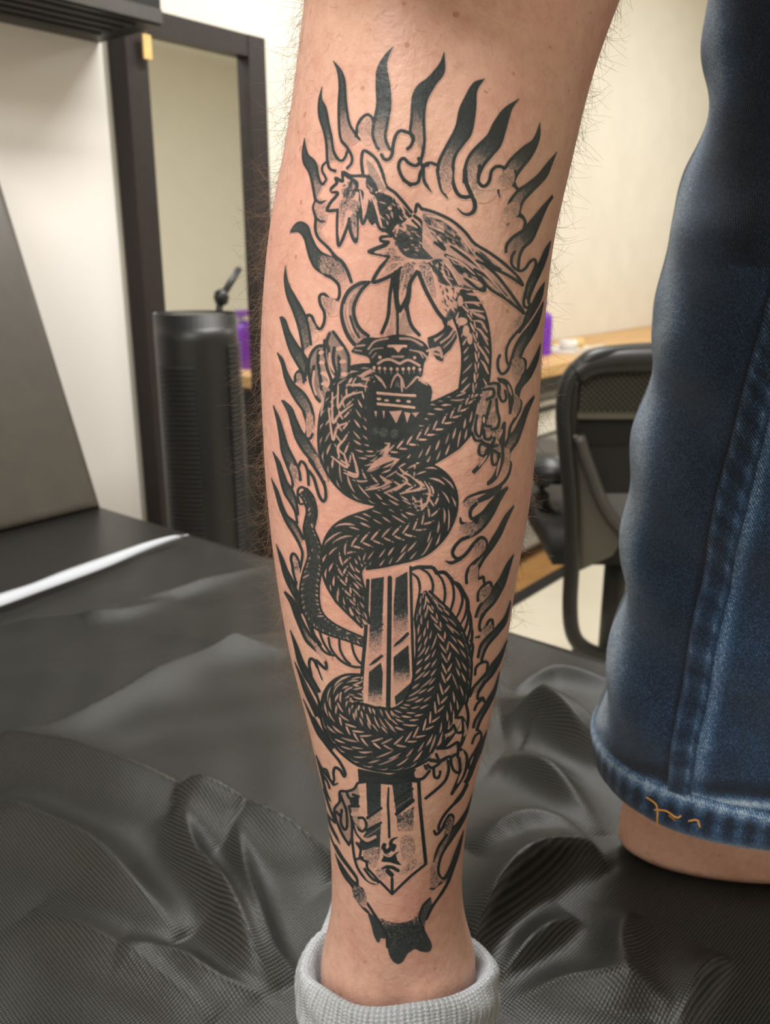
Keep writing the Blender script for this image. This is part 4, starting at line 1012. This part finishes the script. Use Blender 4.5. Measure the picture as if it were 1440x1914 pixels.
# hind claw, right
P = catmull(pts_of('I', '620,560 710,400 745,520 740,690 670,850 690,600 620,700 520,780 450,880 540,890 640,820 730,940 730,1060 680,1200 590,1350 650,1170 650,1100 600,1130 580,1000 540,1030 540,1120 480,1240 310,1395 420,1240 470,1130 400,1160 390,1090 340,1150 220,1190 200,1110 330,1020 400,900'), 4, True)
fill_px(P, .22, None, .7)
for q in ('620,560 660,480 712,402 745,500 745,620 710,760 672,850', '640,560 690,570 690,700 630,710 610,660', '690,560 720,640 690,780 670,850', '500,720 560,690 600,640', '440,880 540,870 640,815 650,870 730,940 732,1060 690,1180 580,1350', '620,940 570,980 590,1090 640,1130 665,1090 655,1000', '650,870 640,960 660,1000 660,1150 580,1345', '540,1010 545,1120 490,1240 310,1395', '330,1050 370,1080 430,1050 490,990 560,960',
          '420,940 440,990', '390,1080 400,1170 440,1180 460,1120', '300,1060 320,1090', '350,1110 280,1190 190,1200', '500,760 480,830 430,880', '540,770 500,850'):
    S('I', q, 4.8)
for q in ('660,600 640,650', '710,600 725,700 705,750', '600,1010 620,1080', '540,900 550,940', '520,1060 480,1180 380,1310', '700,1100 640,1240', '690,900 700,1000', '420,1130 440,1140'): S('I', q, 5, .08, 2, 2)
S('I', '360,1000 450,1010 520,980', 6, .9)
# head: muzzle with horn-like spikes
PF('C', '760,70 830,100 920,190 980,320 1010,430 1100,500 1190,600 1280,700 1440,660 1440,900 1400,1200 1180,1270 1060,1310 900,1430 880,1400 1020,1160 840,1120 1000,1020 950,970 1080,940 980,880 920,860 860,820 760,820 720,700 700,1000 640,900 620,780 530,1050 510,700 410,690 420,620 510,520 440,480 500,420 490,350 560,370 560,300 620,340 770,340 760,180', .10)
PF('C', '800,150 900,230 960,360 1020,480 960,500 900,440 830,300', .42); PF('C', '560,430 640,380 710,400 690,520 620,580 560,520', .66, True); PF('C', '820,310 900,400 930,500 860,520 800,420', .88, True)
PF('C', '520,600 620,560 740,600 720,700 600,680 560,900 530,800', .26)
PF('C', '860,500 960,500 1060,540 1180,640 1250,720 1200,800 1120,840 1080,940 990,900 960,800 900,560', .93, True)
PF('C', '830,560 880,640 900,820 840,820 800,740', .90); PF('C', '740,500 770,640 750,820 720,700', .9); PF('C', '640,760 700,700 710,1000 650,900', .5)
PF('C', '1080,860 1200,820 1440,940 1440,1180 1200,1160 1100,1040', .70, True)
for q in ('770,310 755,180 770,75 820,80 910,160 970,290 1010,430 1100,500 1190,600 1270,700', '800,330 740,325 640,325 565,290 560,380 490,350 500,400 445,455 450,490 510,510 430,610 405,685 510,680', '560,290 620,340 700,390 710,440', '510,680 505,860 522,1050 610,850 630,770', '630,770 640,900 700,1005 715,700', '745,500 745,700 765,820 800,760 840,640', '840,640 860,760 865,820', '870,560 920,820 970,890 1000,880',
          '700,470 760,500 750,600', '980,880 1080,940 960,960 960,1000 1030,1020 840,1110 1020,1165 950,1280 880,1420 1080,1330 1170,1280', '1310,700 1330,620 1380,670 1440,700', '1300,740 1370,800 1410,910 1280,790', '1110,830 1150,760 1260,740'):
    S('C', q, 5.4)
for q in ('790,110 800,300', '800,120 900,230 1000,440', '740,480 770,660 780,720', '860,540 900,640 950,820', '530,620 530,950 590,800', '450,480 520,460 600,440', '580,340 600,420', '1080,560 1160,640 1200,700', '1180,700 1260,800 1330,860', '990,500 1050,520', '900,500 960,470', '1080,900 1130,840 1110,950', '1020,970 1100,1000', '900,1110 1050,1100', '930,1400 1000,1260 1180,1180', '1140,860 1200,880'):
    S('C', q, 4, .05, 2, 2.5)
fill_px(np.array([(540 + 1050 * KT + 4.2 * math.cos(a), 270 + 655 * KT + 4.6 * math.sin(a)) for a in np.linspace(0, 6.28, 14)]), .08)
S('C', '1190,840 1200,870', 8, .1); S('C', '1350,1040 1360,1060', 9, .1)
def hatch(tile, poly, n, ang, ln, seed, lo=.05, hi=.98, w=2.4):
    r2 = np.random.default_rng(seed); Pq = pts_of(tile, poly); mn, mx = Pq.min(0), Pq.max(0); k = 0
    while k < n:
        c = mn + (mx - mn) * r2.random(2)
        if not inside(np.array([c[0]]), np.array([c[1]]), Pq)[0]: continue
        k += 1; a = math.radians(ang + r2.normal(0, 16)); l_ = ln * r2.uniform(.5, 1.2); dv = np.array([math.cos(a), math.sin(a)]) * l_ / 2
        nv = np.array([-dv[1], dv[0]]) * r2.normal(0, .18)
        stroke_px(catmull([c - dv, c + nv, c + dv], 4), w * r2.uniform(.6, 1.2), hi if r2.random() < .58 else lo + .25 * r2.random(), .8, .8)
hatch('C', '880,500 1060,540 1240,720 1120,840 1080,940 990,900', 34, 50, 13, 21); hatch('C', '560,430 640,380 710,400 690,520 620,580 560,520', 16, 100, 9, 22)
hatch('C', '820,310 900,400 930,500 860,520 800,420', 12, 60, 12, 23); hatch('C', '1090,860 1200,820 1440,940 1440,1170 1200,1150 1110,1040', 60, 40, 10, 24)
# mane of spikes
PF('S', '100,170 300,120 480,60 700,60 880,80 1000,560 840,860 790,780 560,390 360,780 340,640 400,330 100,490 230,220', .10)
PF('S', '330,40 480,-60 700,-60 860,60 760,230 600,250 420,210', .78, True)
PF('S', '720,300 800,280 980,420 1240,500 1220,570 1000,540 800,500 760,420', .75, True)
PF('S', '330,380 400,340 350,760 330,640', .93)
for q in ('60,170 180,190 260,230 170,340 100,485 300,410 390,340', '60,165 230,100', '400,340 330,480 340,700 370,780 450,640 480,500 550,380', '570,390 640,560 760,780 850,890', '480,500 470,640 440,760', '310,420 330,640'):
    S('S', q, 6.4)
SH('S', '400,330 540,280 540,360 400,680 360,700', .40, .12, '480,280 370,680', 1.2); SH('S', '570,290 690,300 760,600 780,740 640,500', .36, .10, '620,290 770,740', 1.2); SH('S', '280,220 420,240 330,330 180,420', .40, .15, '380,230 180,420', 1.2)
hatch('S', '340,40 480,-60 700,-60 850,60 760,220 600,240 430,200', 70, 20, 10, 31); hatch('S', '730,310 800,290 980,430 1210,510 1000,530 810,490', 40, 35, 16, 32)
hatch('S', '780,500 860,500 990,580 970,740 900,860 840,840', 26, 60, 9, 33)
# swept-back horns
PF('D', '0,500 120,530 300,620 440,740 540,860 700,960 860,1080 990,1210 1035,1285 900,1210 760,1130 640,1080 800,1240 960,1440 1020,1560 880,1480 640,1290 560,1340 330,1240 100,1000 0,900', .30)
PF('D', '0,560 200,600 340,720 460,860 560,1000 440,950 300,860 200,860 100,760', .62, True); PF('D', '260,980 420,1060 560,1180 620,1280 480,1220 360,1150', .80, True); PF('D', '560,880 640,960 760,1100 640,1060', .75)
PF('D', '60,1060 200,1020 300,1150 380,1290 240,1260 120,1160', .8, True)
hatch('D', '0,560 200,600 340,720 460,860 540,980 440,950 300,860 100,760', 60, 42, 15, 41); hatch('D', '260,980 420,1060 560,1180 620,1280 480,1220 360,1150', 30, 40, 16, 42); hatch('D', '60,1060 200,1020 300,1150 370,1280 240,1250 120,1160', 26, 60, 12, 43)
for q in ('0,500 120,535 300,620 440,740 540,860 700,960 860,1080 990,1210 1035,1288', '1035,1288 900,1200 760,1130 640,1075 560,1040', '640,1075 760,1180 880,1330 1000,1500 1045,1570', '600,1210 700,1330 860,1430 960,1510 1045,1580', '240,980 420,1070 560,1190 650,1290', '300,890 460,1010 620,1120', '440,1220 560,1320 640,1350 640,1290', '560,960 680,1060 800,1130', '130,850 230,920 170,830', '540,1130 700,1230 860,1400'):
    S('D', q, 5.2)
for q in ('40,570 180,600 320,690 440,840 560,1010', '280,860 440,960 600,1110 760,1290 880,1430', '250,990 400,1060 540,1180', '560,900 700,1000 860,1130 960,1200', '210,1040 300,1140 380,1290', '200,1100 240,1210 300,1290', '430,1200 540,1250 610,1290', '130,700 220,740', '150,780 200,840', '50,820 110,910', '0,760 100,860'):
    S('D', q, 4, .10, 2, 1.8)
SH('C', '530,600 620,560 740,600 700,700 600,680 560,900 535,800', .45, .18, '620,560 545,880', 1.2); SH('C', '640,760 700,700 705,960 660,880', .55, .2, '690,700 680,960', 1.0)
SH('S', '110,170 300,130 330,200 200,200', .40, .15, '320,160 110,175', 1.2); SH('S', '390,340 540,290 470,520 380,680', .5, .14, '500,290 375,680', 1.3); SH('S', '580,300 690,310 770,700 650,480', .48, .12, '630,300 770,700', 1.3)
for q in ('370,760 380,600 430,400', '545,300 520,400 400,680', '700,330 760,560 785,760', '160,440 260,300 400,270', '130,170 260,160'):
    S('S', q, 3.4, .03, 1.5, 2)
S('S', '330,380 345,640 370,775', 6, .96); S('S', '570,385 640,560 760,780 850,890', 6.5, .96); S('S', '550,380 480,500 450,640 375,780', 6.5, .96)
# slight random grain in the denser ink
INK = np.clip(INK + (NB - .5) * .10 * (INK > .3), 0, 1)

# ------------------------------------------------ lay the ink on the calf
def build_tattoo():
    zt = at_y(740, 60, LEGY).z; zb_ = SZ - .012
    nrow, ncol = 1640, 820
    zrow = np.linspace(zt + .01, zb_, nrow)[:, None]; tcol = np.linspace(-1.62, 1.62, ncol)[None, :]
    Pg = leg_surface(zrow + 0 * tcol, tcol + 0 * zrow)
    du = np.gradient(Pg, axis=1); dv = np.gradient(Pg, axis=0); nn = np.cross(du, dv); nn /= np.linalg.norm(nn, axis=-1)[..., None]
    out = nn[nrow // 2, ncol // 2]
    if out[1] > 0: nn = -nn
    px, py, _ = project(Pg)
    facing = (nn * (np.array([0, 0, CAMZ]) - Pg)).sum(-1) > 0
    gx = np.clip(px - X0 - .5, 0, CW - 2.001); gy = np.clip(py - Y0 - .5, 0, CH - 2.001)
    ok = facing & (px > X0 + 1) & (px < X0 + CW - 2) & (py > Y0 + 1) & (py < Y0 + CH - 2)
    ix, iy = gx.astype(int), gy.astype(int); fx, fy = gx - ix, gy - iy
    ink = (INK[iy, ix] * (1 - fx) + INK[iy, ix + 1] * fx) * (1 - fy) + (INK[iy + 1, ix] * (1 - fx) + INK[iy + 1, ix + 1] * fx) * fy
    ink = np.where(ok, ink, 0); lay = np.where(ok, LAY[np.rint(gy).astype(int), np.rint(gx).astype(int)], 0)
    Fg = grid_faces(nrow, ncol)
    fl = lay.ravel()[Fg]; fi = ink.ravel()[Fg].max(1)
    fmax = fl.max(1); keep = (fmax > 0) | (fi > .02)
    fmax = np.where(fmax == 0, 1, fmax)
    Pout = (Pg + nn * .00012).reshape(-1, 3) + PI_
    for k, nm, lab in ((1, 'flame_tattoo', 'black and grey flames inked around the calf'), (2, 'dragon_tattoo', 'black and grey scaled dragon inked around the sword'),
                       (3, 'sword_blade_tattoo', 'upright sword blade inked between the dragon coils'), (5, 'sword_hilt_tattoo', 'horned skull sword hilt inked on the calf'), (4, 'sword_tip_tattoo', 'pointed sword tip with etched mark, inked above the ankle')):
        fk = Fg[keep & (fmax == k)]
        idx, inv = np.unique(fk, return_inverse=True)
        o = np_obj(nm, Pout[idx], inv.reshape(fk.shape), M['skin'], body)
        o.data.attributes.new('ink', 'FLOAT', 'POINT').data.foreach_set('value', ink.ravel()[idx].astype(np.float32))
        o['label'] = lab
build_tattoo()

# ================================================================== LEG HAIR
def build_hair():
    m = NT('hair'); m.set(Base_Color=lin(120, 94, 74), Roughness=.45); mat = m.m
    Vs, Fs = [], []; base = 0
    n = 3200
    for i in range(n):
        side = rng.random()
        if side < .52: t0 = -rng.normal(1.62, .22); z0 = rng.uniform(.86, 1.24); ln = rng.uniform(.008, .022)
        elif side < .80: t0 = rng.normal(1.62, .20); z0 = rng.uniform(.86, 1.24); ln = rng.uniform(.005, .016)
        else: t0 = rng.uniform(-1.35, 1.35); z0 = rng.choice([rng.uniform(1.13, 1.21), rng.uniform(.72, .80), rng.uniform(.8, 1.2)], p=[.35, .3, .35]); ln = rng.uniform(.004, .009)
        p = leg_surface(np.array(z0), np.array(t0)); p1 = leg_surface(np.array(z0), np.array(t0 + .01))
        tu = (p1 - p) / (np.linalg.norm(p1 - p) + 1e-12); nrm = np.array([tu[1], -tu[0], 0.0])
        ctr = np.array([np.interp(z0, ZZ, CC), LEGY, z0])
        if nrm @ (p - ctr) < 0: nrm = -nrm
        lift = .75 if abs(t0) > 1.3 else .18
        d = nrm * lift + np.array([0, 0, -1]) * rng.uniform(.2, .9) + tu * rng.normal(0, .45); d /= np.linalg.norm(d)
        k = 9; pts = [p - nrm * .0003]; curl = rng.normal(0, 1, 3) * .95
        for j in range(1, k):
            d = d + curl * .42 + np.array([0, 0, -.12]) + rng.normal(0, .10, 3); d /= np.linalg.norm(d)
            q = pts[-1] + d * ln / (k - 1)
            if (q - p) @ nrm < .0002: q = q + nrm * (.0003 - (q - p) @ nrm)
            pts.append(q)
        rr = 1.0 if abs(t0) > 1.3 else .6
        V, Fq, _ = tube_arrays(pts, np.linspace(.000055, .000025, k) * rr, 3, False)
        Vs.append(V); Fs.append(Fq + base); base += len(V)
    o = np_obj('leg_hair', np.vstack(Vs) + PI_, np.vstack(Fs), mat, body)
    tag(o, kind='stuff'); o['label'] = 'fine curly brown leg hair'
build_hair()

# ================================================================== STANDING MIRROR
mz = at_b(510, 78, .06).z
mir = wroot('standing_mirror', (MA0 + MA1) / 2, .035, 0)
mw = (MA1 - MA0) / 2; fw = .058
for sx in (-1, 1):
    o = box('stile', (sx * mw - (fw if sx > 0 else 0), -.035, .0), (sx * mw + (fw if sx < 0 else 0), .03, mz), M['frame'], mir, bevel=.008, seg=3)
for z0, z1 in ((mz - .05, mz), (0.0, .06)):
    box('rail', (-mw + fw, -.033, z0), (mw - fw, .03, z1), M['frame'], mir, bevel=.007, seg=3)
box('glass', (-mw + fw - .004, -.012, .055), (mw - fw + .004, -.004, mz - .045), M['mirror'], mir)
box('back_panel', (-mw + .02, 0, .03), (mw - .02, .012, mz - .02), M['black_soft'], mir)
tag(mir, 'tall dark-framed mirror standing against the wall at the left', 'mirror')
tg = at_b(274, 88, .035 + .050)
tr = empty('wooden_tag', tg, TH)
bm = bmesh.new(); add_box(bm, (-.011, -.004, -.025), (.011, .002, .025)); bm_obj('tag_plate', bm, M['tag'], tr, bevel=.003)
tube('tag_cord', [(0, -.001, .024), (0, -.003, .04), (0, .0, .055)], .0012, M['tag'], tr, 6)
tag(tr, 'small pale wooden tag hanging in the upper left mirror corner', 'tag')

# black unit fixed high on the wall, overlapping the mirror's corner
pc = at_b(303, 50, .26); ua, ub = to_ab(pc)
un = wroot('wall_unit', ua - .55, .03, pc.z)
box('housing', (-.55, -.23, 0), (.55, .03, .30), M['black'], un, bevel=.008, seg=3)
box('lower_lip', (-.548, -.236, .004), (.548, -.228, .03), M['grey_plastic'], un, bevel=.002)
for k in range(4): box('vent_slat', (-.5, -.21 + k * .04, -.004), (.5, -.19 + k * .04, .004), M['black_soft'], un, bevel=.001)
tag(un, 'black box-shaped wall unit at the upper left, overlapping the mirror frame', 'wall unit')

# ================================================================== TOWER AIR PURIFIER
pb = at_z(385, 1040, .2)
pz_top = None
pa, pbb = to_ab(at_b(378, 800, .36))
ptop = at_b(378, 588, .36).z
pur = wroot('air_purifier', pa, .36, 0, -.35)
pr_ = (at_b(452, 800, .36) - at_b(300, 800, .36)).length / 2 * .80
prof = [(pr_ * .9, 0.0), (pr_ * 1.02, .02), (pr_ * .98, .3), (pr_ * .96, ptop - .05), (pr_ * .93, ptop - .02), (pr_ * .80, ptop - .004), (pr_ * .3, ptop), (.001, ptop)]
lathe('casing', catmull(prof, 3), M['black'], pur, 48)
lathe('top_panel', [(.001, ptop + .004), (pr_ * .55, ptop + .003), (pr_ * .72, ptop + .001), (pr_ * .78, ptop - .006)], M['grey_plastic'], pur, 40)
lathe('base', [(pr_ * 1.12, 0), (pr_ * 1.12, .012), (pr_ * .9, .022)], M['black'], pur, 40)
# two ribbed air grilles: each rib a part
def rib_mesh(a0, a1):
    a = np.linspace(a0, a1, 9); rows = []
    for r, z in ((pr_ * .97, -.0022), (pr_ * 1.035, -.0014), (pr_ * 1.035, .0014), (pr_ * .97, .0022)):
        rows.append(np.stack([r * np.cos(a), r * np.sin(a), np.full(9, z)], -1))
    me = np_mesh('rib', np.array(rows).reshape(-1, 3), grid_faces(4, 9), True); me.materials.append(M['black_soft'] if a0 < -2 else M['black']); return me
for a0, a1, zt in ((-2.95, -2.0, ptop - .10), (-1.15, -.25, ptop - .055)):
    me = rib_mesh(a0, a1); z = .10
    while z < zt:
        o = bpy.data.objects.new('rib', me); link(o, pur); o.location = (0, 0, z); z += .0105
inv = pur.matrix_basis.inverted() if False else (Matrix.Translation(pur.location) @ Matrix.Rotation(TH - .35, 4, 'Z')).inverted()
HB = .36 - pr_ * .6
hq = [inv @ at_b(x, y, HB) for x, y in ((408, 590), (414, 556), (430, 530), (447, 502))]
tube('handle_post', [hq[0] - Vector((0, 0, .03)), hq[0], hq[1]], .008, M['black'], pur, 8)
lathe('handle_joint', [(.001, -.02), (.014, -.014), (.018, 0), (.014, .014), (.001, .02)], M['black'], pur, 16, hq[1])
tube('handle', [hq[1], hq[2], hq[3]], .008, M['black'], pur, 8)
tag(pur, 'black tower air purifier with ribbed grilles in front of the mirror', 'air purifier')

# ================================================================== COUNTER AND WHAT STANDS ON IT
CT = CAMZ - .357
fa, fb = to_ab(at_z(1230, 645, CT))
CB = fb
ctr_ = wroot('counter', 0, 0, 0)
def cbox(nm, a0, a1, b0, b1, z0, z1, mat, bevel=.004, par=None):
    return box(nm, (a0, -b1, z0), (a1, -b0, z1), mat, par or ctr_, bevel=bevel)
CA0 = MA1 + .09
cbox('worktop', CA0, 1.3, .005, CB, CT - .035, CT, M['wood'], .005)
cbox('apron', CA0 + .02, 1.28, CB - .06, CB - .04, CT - .10, CT - .035, M['black'])
for a_ in (CA0 + .04, -.4, 1.22):
    cbox('leg', a_, a_ + .04, CB - .09, CB - .05, 0, CT - .035, M['black']); cbox('leg', a_, a_ + .04, .03, .07, 0, CT - .035, M['black'])
cbox('back_panel', CA0 + .02, 1.28, .01, .025, .25, CT - .035, M['black_soft'])
cbox('end_panel', CA0 + .01, CA0 + .03, .03, CB - .03, .02, CT - .036, M['black'])
tag(ctr_, 'long counter with pale wooden top along the back wall', 'counter')
# drawer units under the counter
for i, (pxl, nm) in enumerate(((1012, 'grey metal drawer unit under the counter beside the office chair'),)):
    a_ = to_ab(at_b(pxl, 730, CB - .06))[0]
    du = wroot('drawer_unit', a_ + .05, CB - .235, 0)
    c1, c2 = (M['grey_metal'], M['white_plastic']) if i == 0 else (M['black'], M['black_soft'])
    box('carcass', (-.2, -.15, .05), (.2, .15, CT - .11), c1, du, bevel=.006)
    for k in range(4):
        z0 = .07 + k * (CT - .19) / 4
        dr = box('drawer', (-.19, -.165, z0), (.19, -.15, z0 + (CT - .19) / 4 - .02), c2 if k == 3 else c1, du, bevel=.004)
        box('handle', (-.07, -.182, z0 + .085), (.07, -.164, z0 + .1), M['black'], dr, bevel=.003)
    for sx in (-1, 1):
        for sy in (-1, 1): tube('foot', [(sx * .17, sy * .12, 0), (sx * .17, sy * .12, .055)], .02, M['black'], du, 8)
    tag(du, nm, 'drawer unit')
# purple bottles either side of the leg
def bottle(a_, b, h, r, lab):
    o = wroot('spray_bottle', a_, b, CT + .0015)
    pr = [(.001, 0), (r * .92, 0), (r, .008), (r, h * .62), (r * .8, h * .74), (r * .35, h * .80), (r * .35, h * .84)]
    lathe('bottle_body', catmull(pr, 4)[1:], M['purple'], o, 32)
    lathe('collar', [(r * .42, h * .82), (r * .45, h * .83), (r * .45, h * .88), (r * .3, h * .89)], M['white_plastic'], o, 24)
    bm = bmesh.new(); add_box(bm, (-r * .9, -r * .28, h * .89), (r * .55, r * .28, h * .99)); bm_obj('spray_head', bm, M['purple'], o, bevel=.004)
    tube('trigger', [(-r * .5, 0, h * .9), (-r * .75, 0, h * .84), (-r * .7, 0, h * .77)], .004, M['purple'], o, 6, smooth_path=4)
    tag(o, lab, 'bottle', 'purple spray bottles on the counter')
bottle(-2.665, .405, .19, .034, 'purple spray bottle behind the calf, seen only as a reflection in the mirror')
ra, rb = to_ab(at_z(1008, 662, CT)); bottle(ra, rb, .20, .044, 'purple spray bottle on the counter, right of the tattooed leg')
# small white tape rolls on a tray
p = at_b(1075, 632, CB - .16); a_, b_ = to_ab(p)
ty = wroot('tray', a_, CB - .16, CT + .0005)
bm = bmesh.new(); add_box(bm, (-.12, -.07, 0), (.12, .07, .012)); bm_obj('tray_base', bm, M['white_plastic'], ty, bevel=.004)
for sy in (-1, 1): box('tray_lip', (-.12, sy * .066 - .004, .01), (.12, sy * .066 + .004, .022), M['white_plastic'], ty, bevel=.002)
tag(ty, 'shallow white tray on the wooden counter', 'tray')
for k, (dx, dy, r) in enumerate(((-.05, .0, .035), (.035, .01, .03))):
    o = wroot('tape_roll', a_ + dx, CB - .16 - dy, CT + .013)
    lathe('roll', [(r * .5, 0), (r, 0), (r, .035), (r * .5, .035), (r * .5, 0)], [M['white_plastic'], M['tag']][k], o, 28)
    tag(o, ['white tape roll lying on the tray', 'beige tape roll lying on the tray'][k], 'tape roll')
# ================================================================== OFFICE CHAIR
def build_chair():
    D = 1.62
    P = lambda x, y, d=0.0: at_y(x, y, D + d)
    o0 = P(1200, 1000); root = empty('office_chair', (o0.x, D + .3, 0)); off = Vector(root.location)
    L = lambda pts: [tuple(v - off) for v in pts]
    # back frame: one closed loop, mirrored about its middle
    half = [(1125, 664), (1085, 684), (1062, 715), (1054, 770), (1060, 850), (1068, 940), (1070, 1040), (1066, 1130), (1072, 1185), (1095, 1212), (1140, 1228)]
    hp = [P(x, y) for x, y in half]; cx = P(1262, 700).x
    loop = [Vector((cx, hp[0].y + .03, hp[0].z + .006))] + [Vector((v.x, v.y + .03 * max(0, 1 - abs(v.x - hp[3].x) / .2) * 0, v.z)) for v in hp]
    loop += [Vector((cx, hp[-1].y, hp[-1].z - .004))] + [Vector((2 * cx - v.x, v.y, v.z)) for v in reversed(hp)]
    path = catmull(np.array(L(loop)), 6, True); path = np.vstack([path, path[:1]])
    tube('back_frame', path, .016, M['black'], root, 10, 1.25, (0, 1, 0))
    # head bar, thicker
    tube('top_bar', L([P(1078, 700), P(1100, 684), P(1150, 676), P(1262, 674), Vector((2 * cx - P(1150, 676).x, D, P(1150, 676).z))]), .024, M['black'], root, 10, 1.0, (0, 1, 0), smooth_path=6)
    # mesh: crossing cords
    xl, xr = P(1085, 740).x, 2 * cx - P(1085, 740).x; zt, zb_ = P(1100, 695).z, P(1100, 772).z
    m = NT('chair_cord'); m.set(Base_Color=lin(92, 90, 78), Roughness=.6)
    Vs, Fs, bs = [], [], 0
    for s in (-1, 1):
        x = xl - (zt - zb_)
        while x < xr + (zt - zb_):
            p0 = np.array([x, D + .012 * s * .1, zb_]); p1 = np.array([x + s * (zt - zb_), D + .012 * s * .1, zt])
            t0 = np.clip(sorted([(xl - p0[0]) / (p1[0] - p0[0]), (xr - p0[0]) / (p1[0] - p0[0])]), 0, 1)
            if t0[1] - t0[0] > .05:
                V, Fq, _ = tube_arrays([p0 + (p1 - p0) * t0[0], p0 + (p1 - p0) * t0[1]], .0011, 4, False); Vs.append(V - np.array(off)); Fs.append(Fq + bs); bs += len(V)
            x += .011
    nt = np_obj('back_mesh', np.vstack(Vs), np.vstack(Fs), m.m, root); tag(nt, kind='stuff')
    bm = bmesh.new(); add_box(bm, (xl - off.x, D + .004 - off.y, zb_ - .012 - off.z), (xr - off.x, D + .012 - off.y, zb_ - off.z)); bm_obj('mesh_border', bm, m.m, root)
    m2 = NT('dark_net'); m2.set(Base_Color=lin(22, 22, 20), Roughness=.85)
    box('back_liner', (xl - off.x, D + .02 - off.y, P(1100, 835).z - off.z), (xr - off.x, D + .026 - off.y, zt + .01 - off.z), m2.m, root)
    # lumbar pad
    box('lumbar_pad', (P(1085, 860).x - off.x, D + .03 - off.y, P(1100, 930).z - off.z), (2 * cx - P(1085, 860).x - off.x, D + .09 - off.y, P(1100, 835).z - off.z), M['black_soft'], root, bevel=.022, seg=4)
    # slanting brace that carries the back
    tube('brace', L([P(1082, 815), P(1100, 870), P(1130, 945), P(1160, 985), P(1200, 1040)]), .013, M['grey_plastic'], root, 8, 1.6, (0, 1, 0), smooth_path=6)
    tube('brace', L([Vector((2 * cx - v.x, v.y, v.z)) for v in (P(1082, 815), P(1100, 870), P(1130, 945), P(1160, 985), P(1200, 1040))]), .013, M['grey_plastic'], root, 8, 1.6, (0, 1, 0), smooth_path=6)
    m3 = NT('brace_web'); m3.set(Base_Color=lin(88, 85, 76), Roughness=.6)
    web = [P(1084, 830), P(1108, 890), P(1140, 960), P(1175, 1005), P(1150, 1045), P(1085, 1075)]
    bm = bmesh.new(); f = bm.faces.new([bm.verts.new(v - off + Vector((0, .02, 0))) for v in web]); ex = bmesh.ops.extrude_face_region(bm, geom=[f])
    for v in [g for g in ex['geom'] if isinstance(g, bmesh.types.BMVert)]: v.co.y += .006
    bm_obj('brace_web', bm, m3.m, root)
    # seat
    sz = P(1060, 1005, .15).z; sxl = P(1004, 1000, .25).x
    bm = bmesh.new(); add_box(bm, (sxl - off.x, D + .06 - off.y, sz - .03 - off.z), (2 * cx - sxl - off.x, D + .50 - off.y, sz + .03 - off.z))
    bm_obj('seat', bm, M['black_soft'], root, bevel=.028, seg=4, smooth=True)
    # arm rests
    for s in (-1, 1):
        ax = P(1020, 870, .25).x if s < 0 else 2 * cx - P(1020, 870, .25).x
        az = P(1020, 862, .25).z
        bm = bmesh.new(); add_box(bm, (ax - .045 - off.x, D + .12 - off.y, az - .02 - off.z), (ax + .045 - off.x, D + .40 - off.y, az + .02 - off.z)); bm_obj('armrest', bm, M['black'], root, bevel=.016, seg=4, smooth=True)
        tube('arm_post', L([Vector((ax, D + .26, az - .015)), Vector((ax, D + .26, sz + .05)), Vector((ax - s * .06, D + .28, sz - .02))]), .018, M['black'], root, 8, smooth_path=4)
    tube('gas_column', L([Vector((cx, D + .28, .08)), Vector((cx, D + .28, sz - .02))]), .028, M['black'], root, 14)
    for k in range(5):
        a = k / 5 * 2 * math.pi + .3; c = Vector((cx, D + .28, 0)); e = c + Vector((math.cos(a), math.sin(a), 0)) * .29
        tube('star_leg', L([c + Vector((0, 0, .10)), (c + e) / 2 + Vector((0, 0, .09)), e + Vector((0, 0, .065))]), [.028, .022, .016], M['black'], root, 8, smooth_path=3)
        w = tube('caster', L([e + Vector((-math.sin(a) * .02, math.cos(a) * .02, .03)), e + Vector((math.sin(a) * .02, -math.cos(a) * .02, .03))]), .03, M['black_soft'], root, 14)
    tag(root, 'black office chair with mesh back standing behind the jeans leg', 'chair')
build_chair()
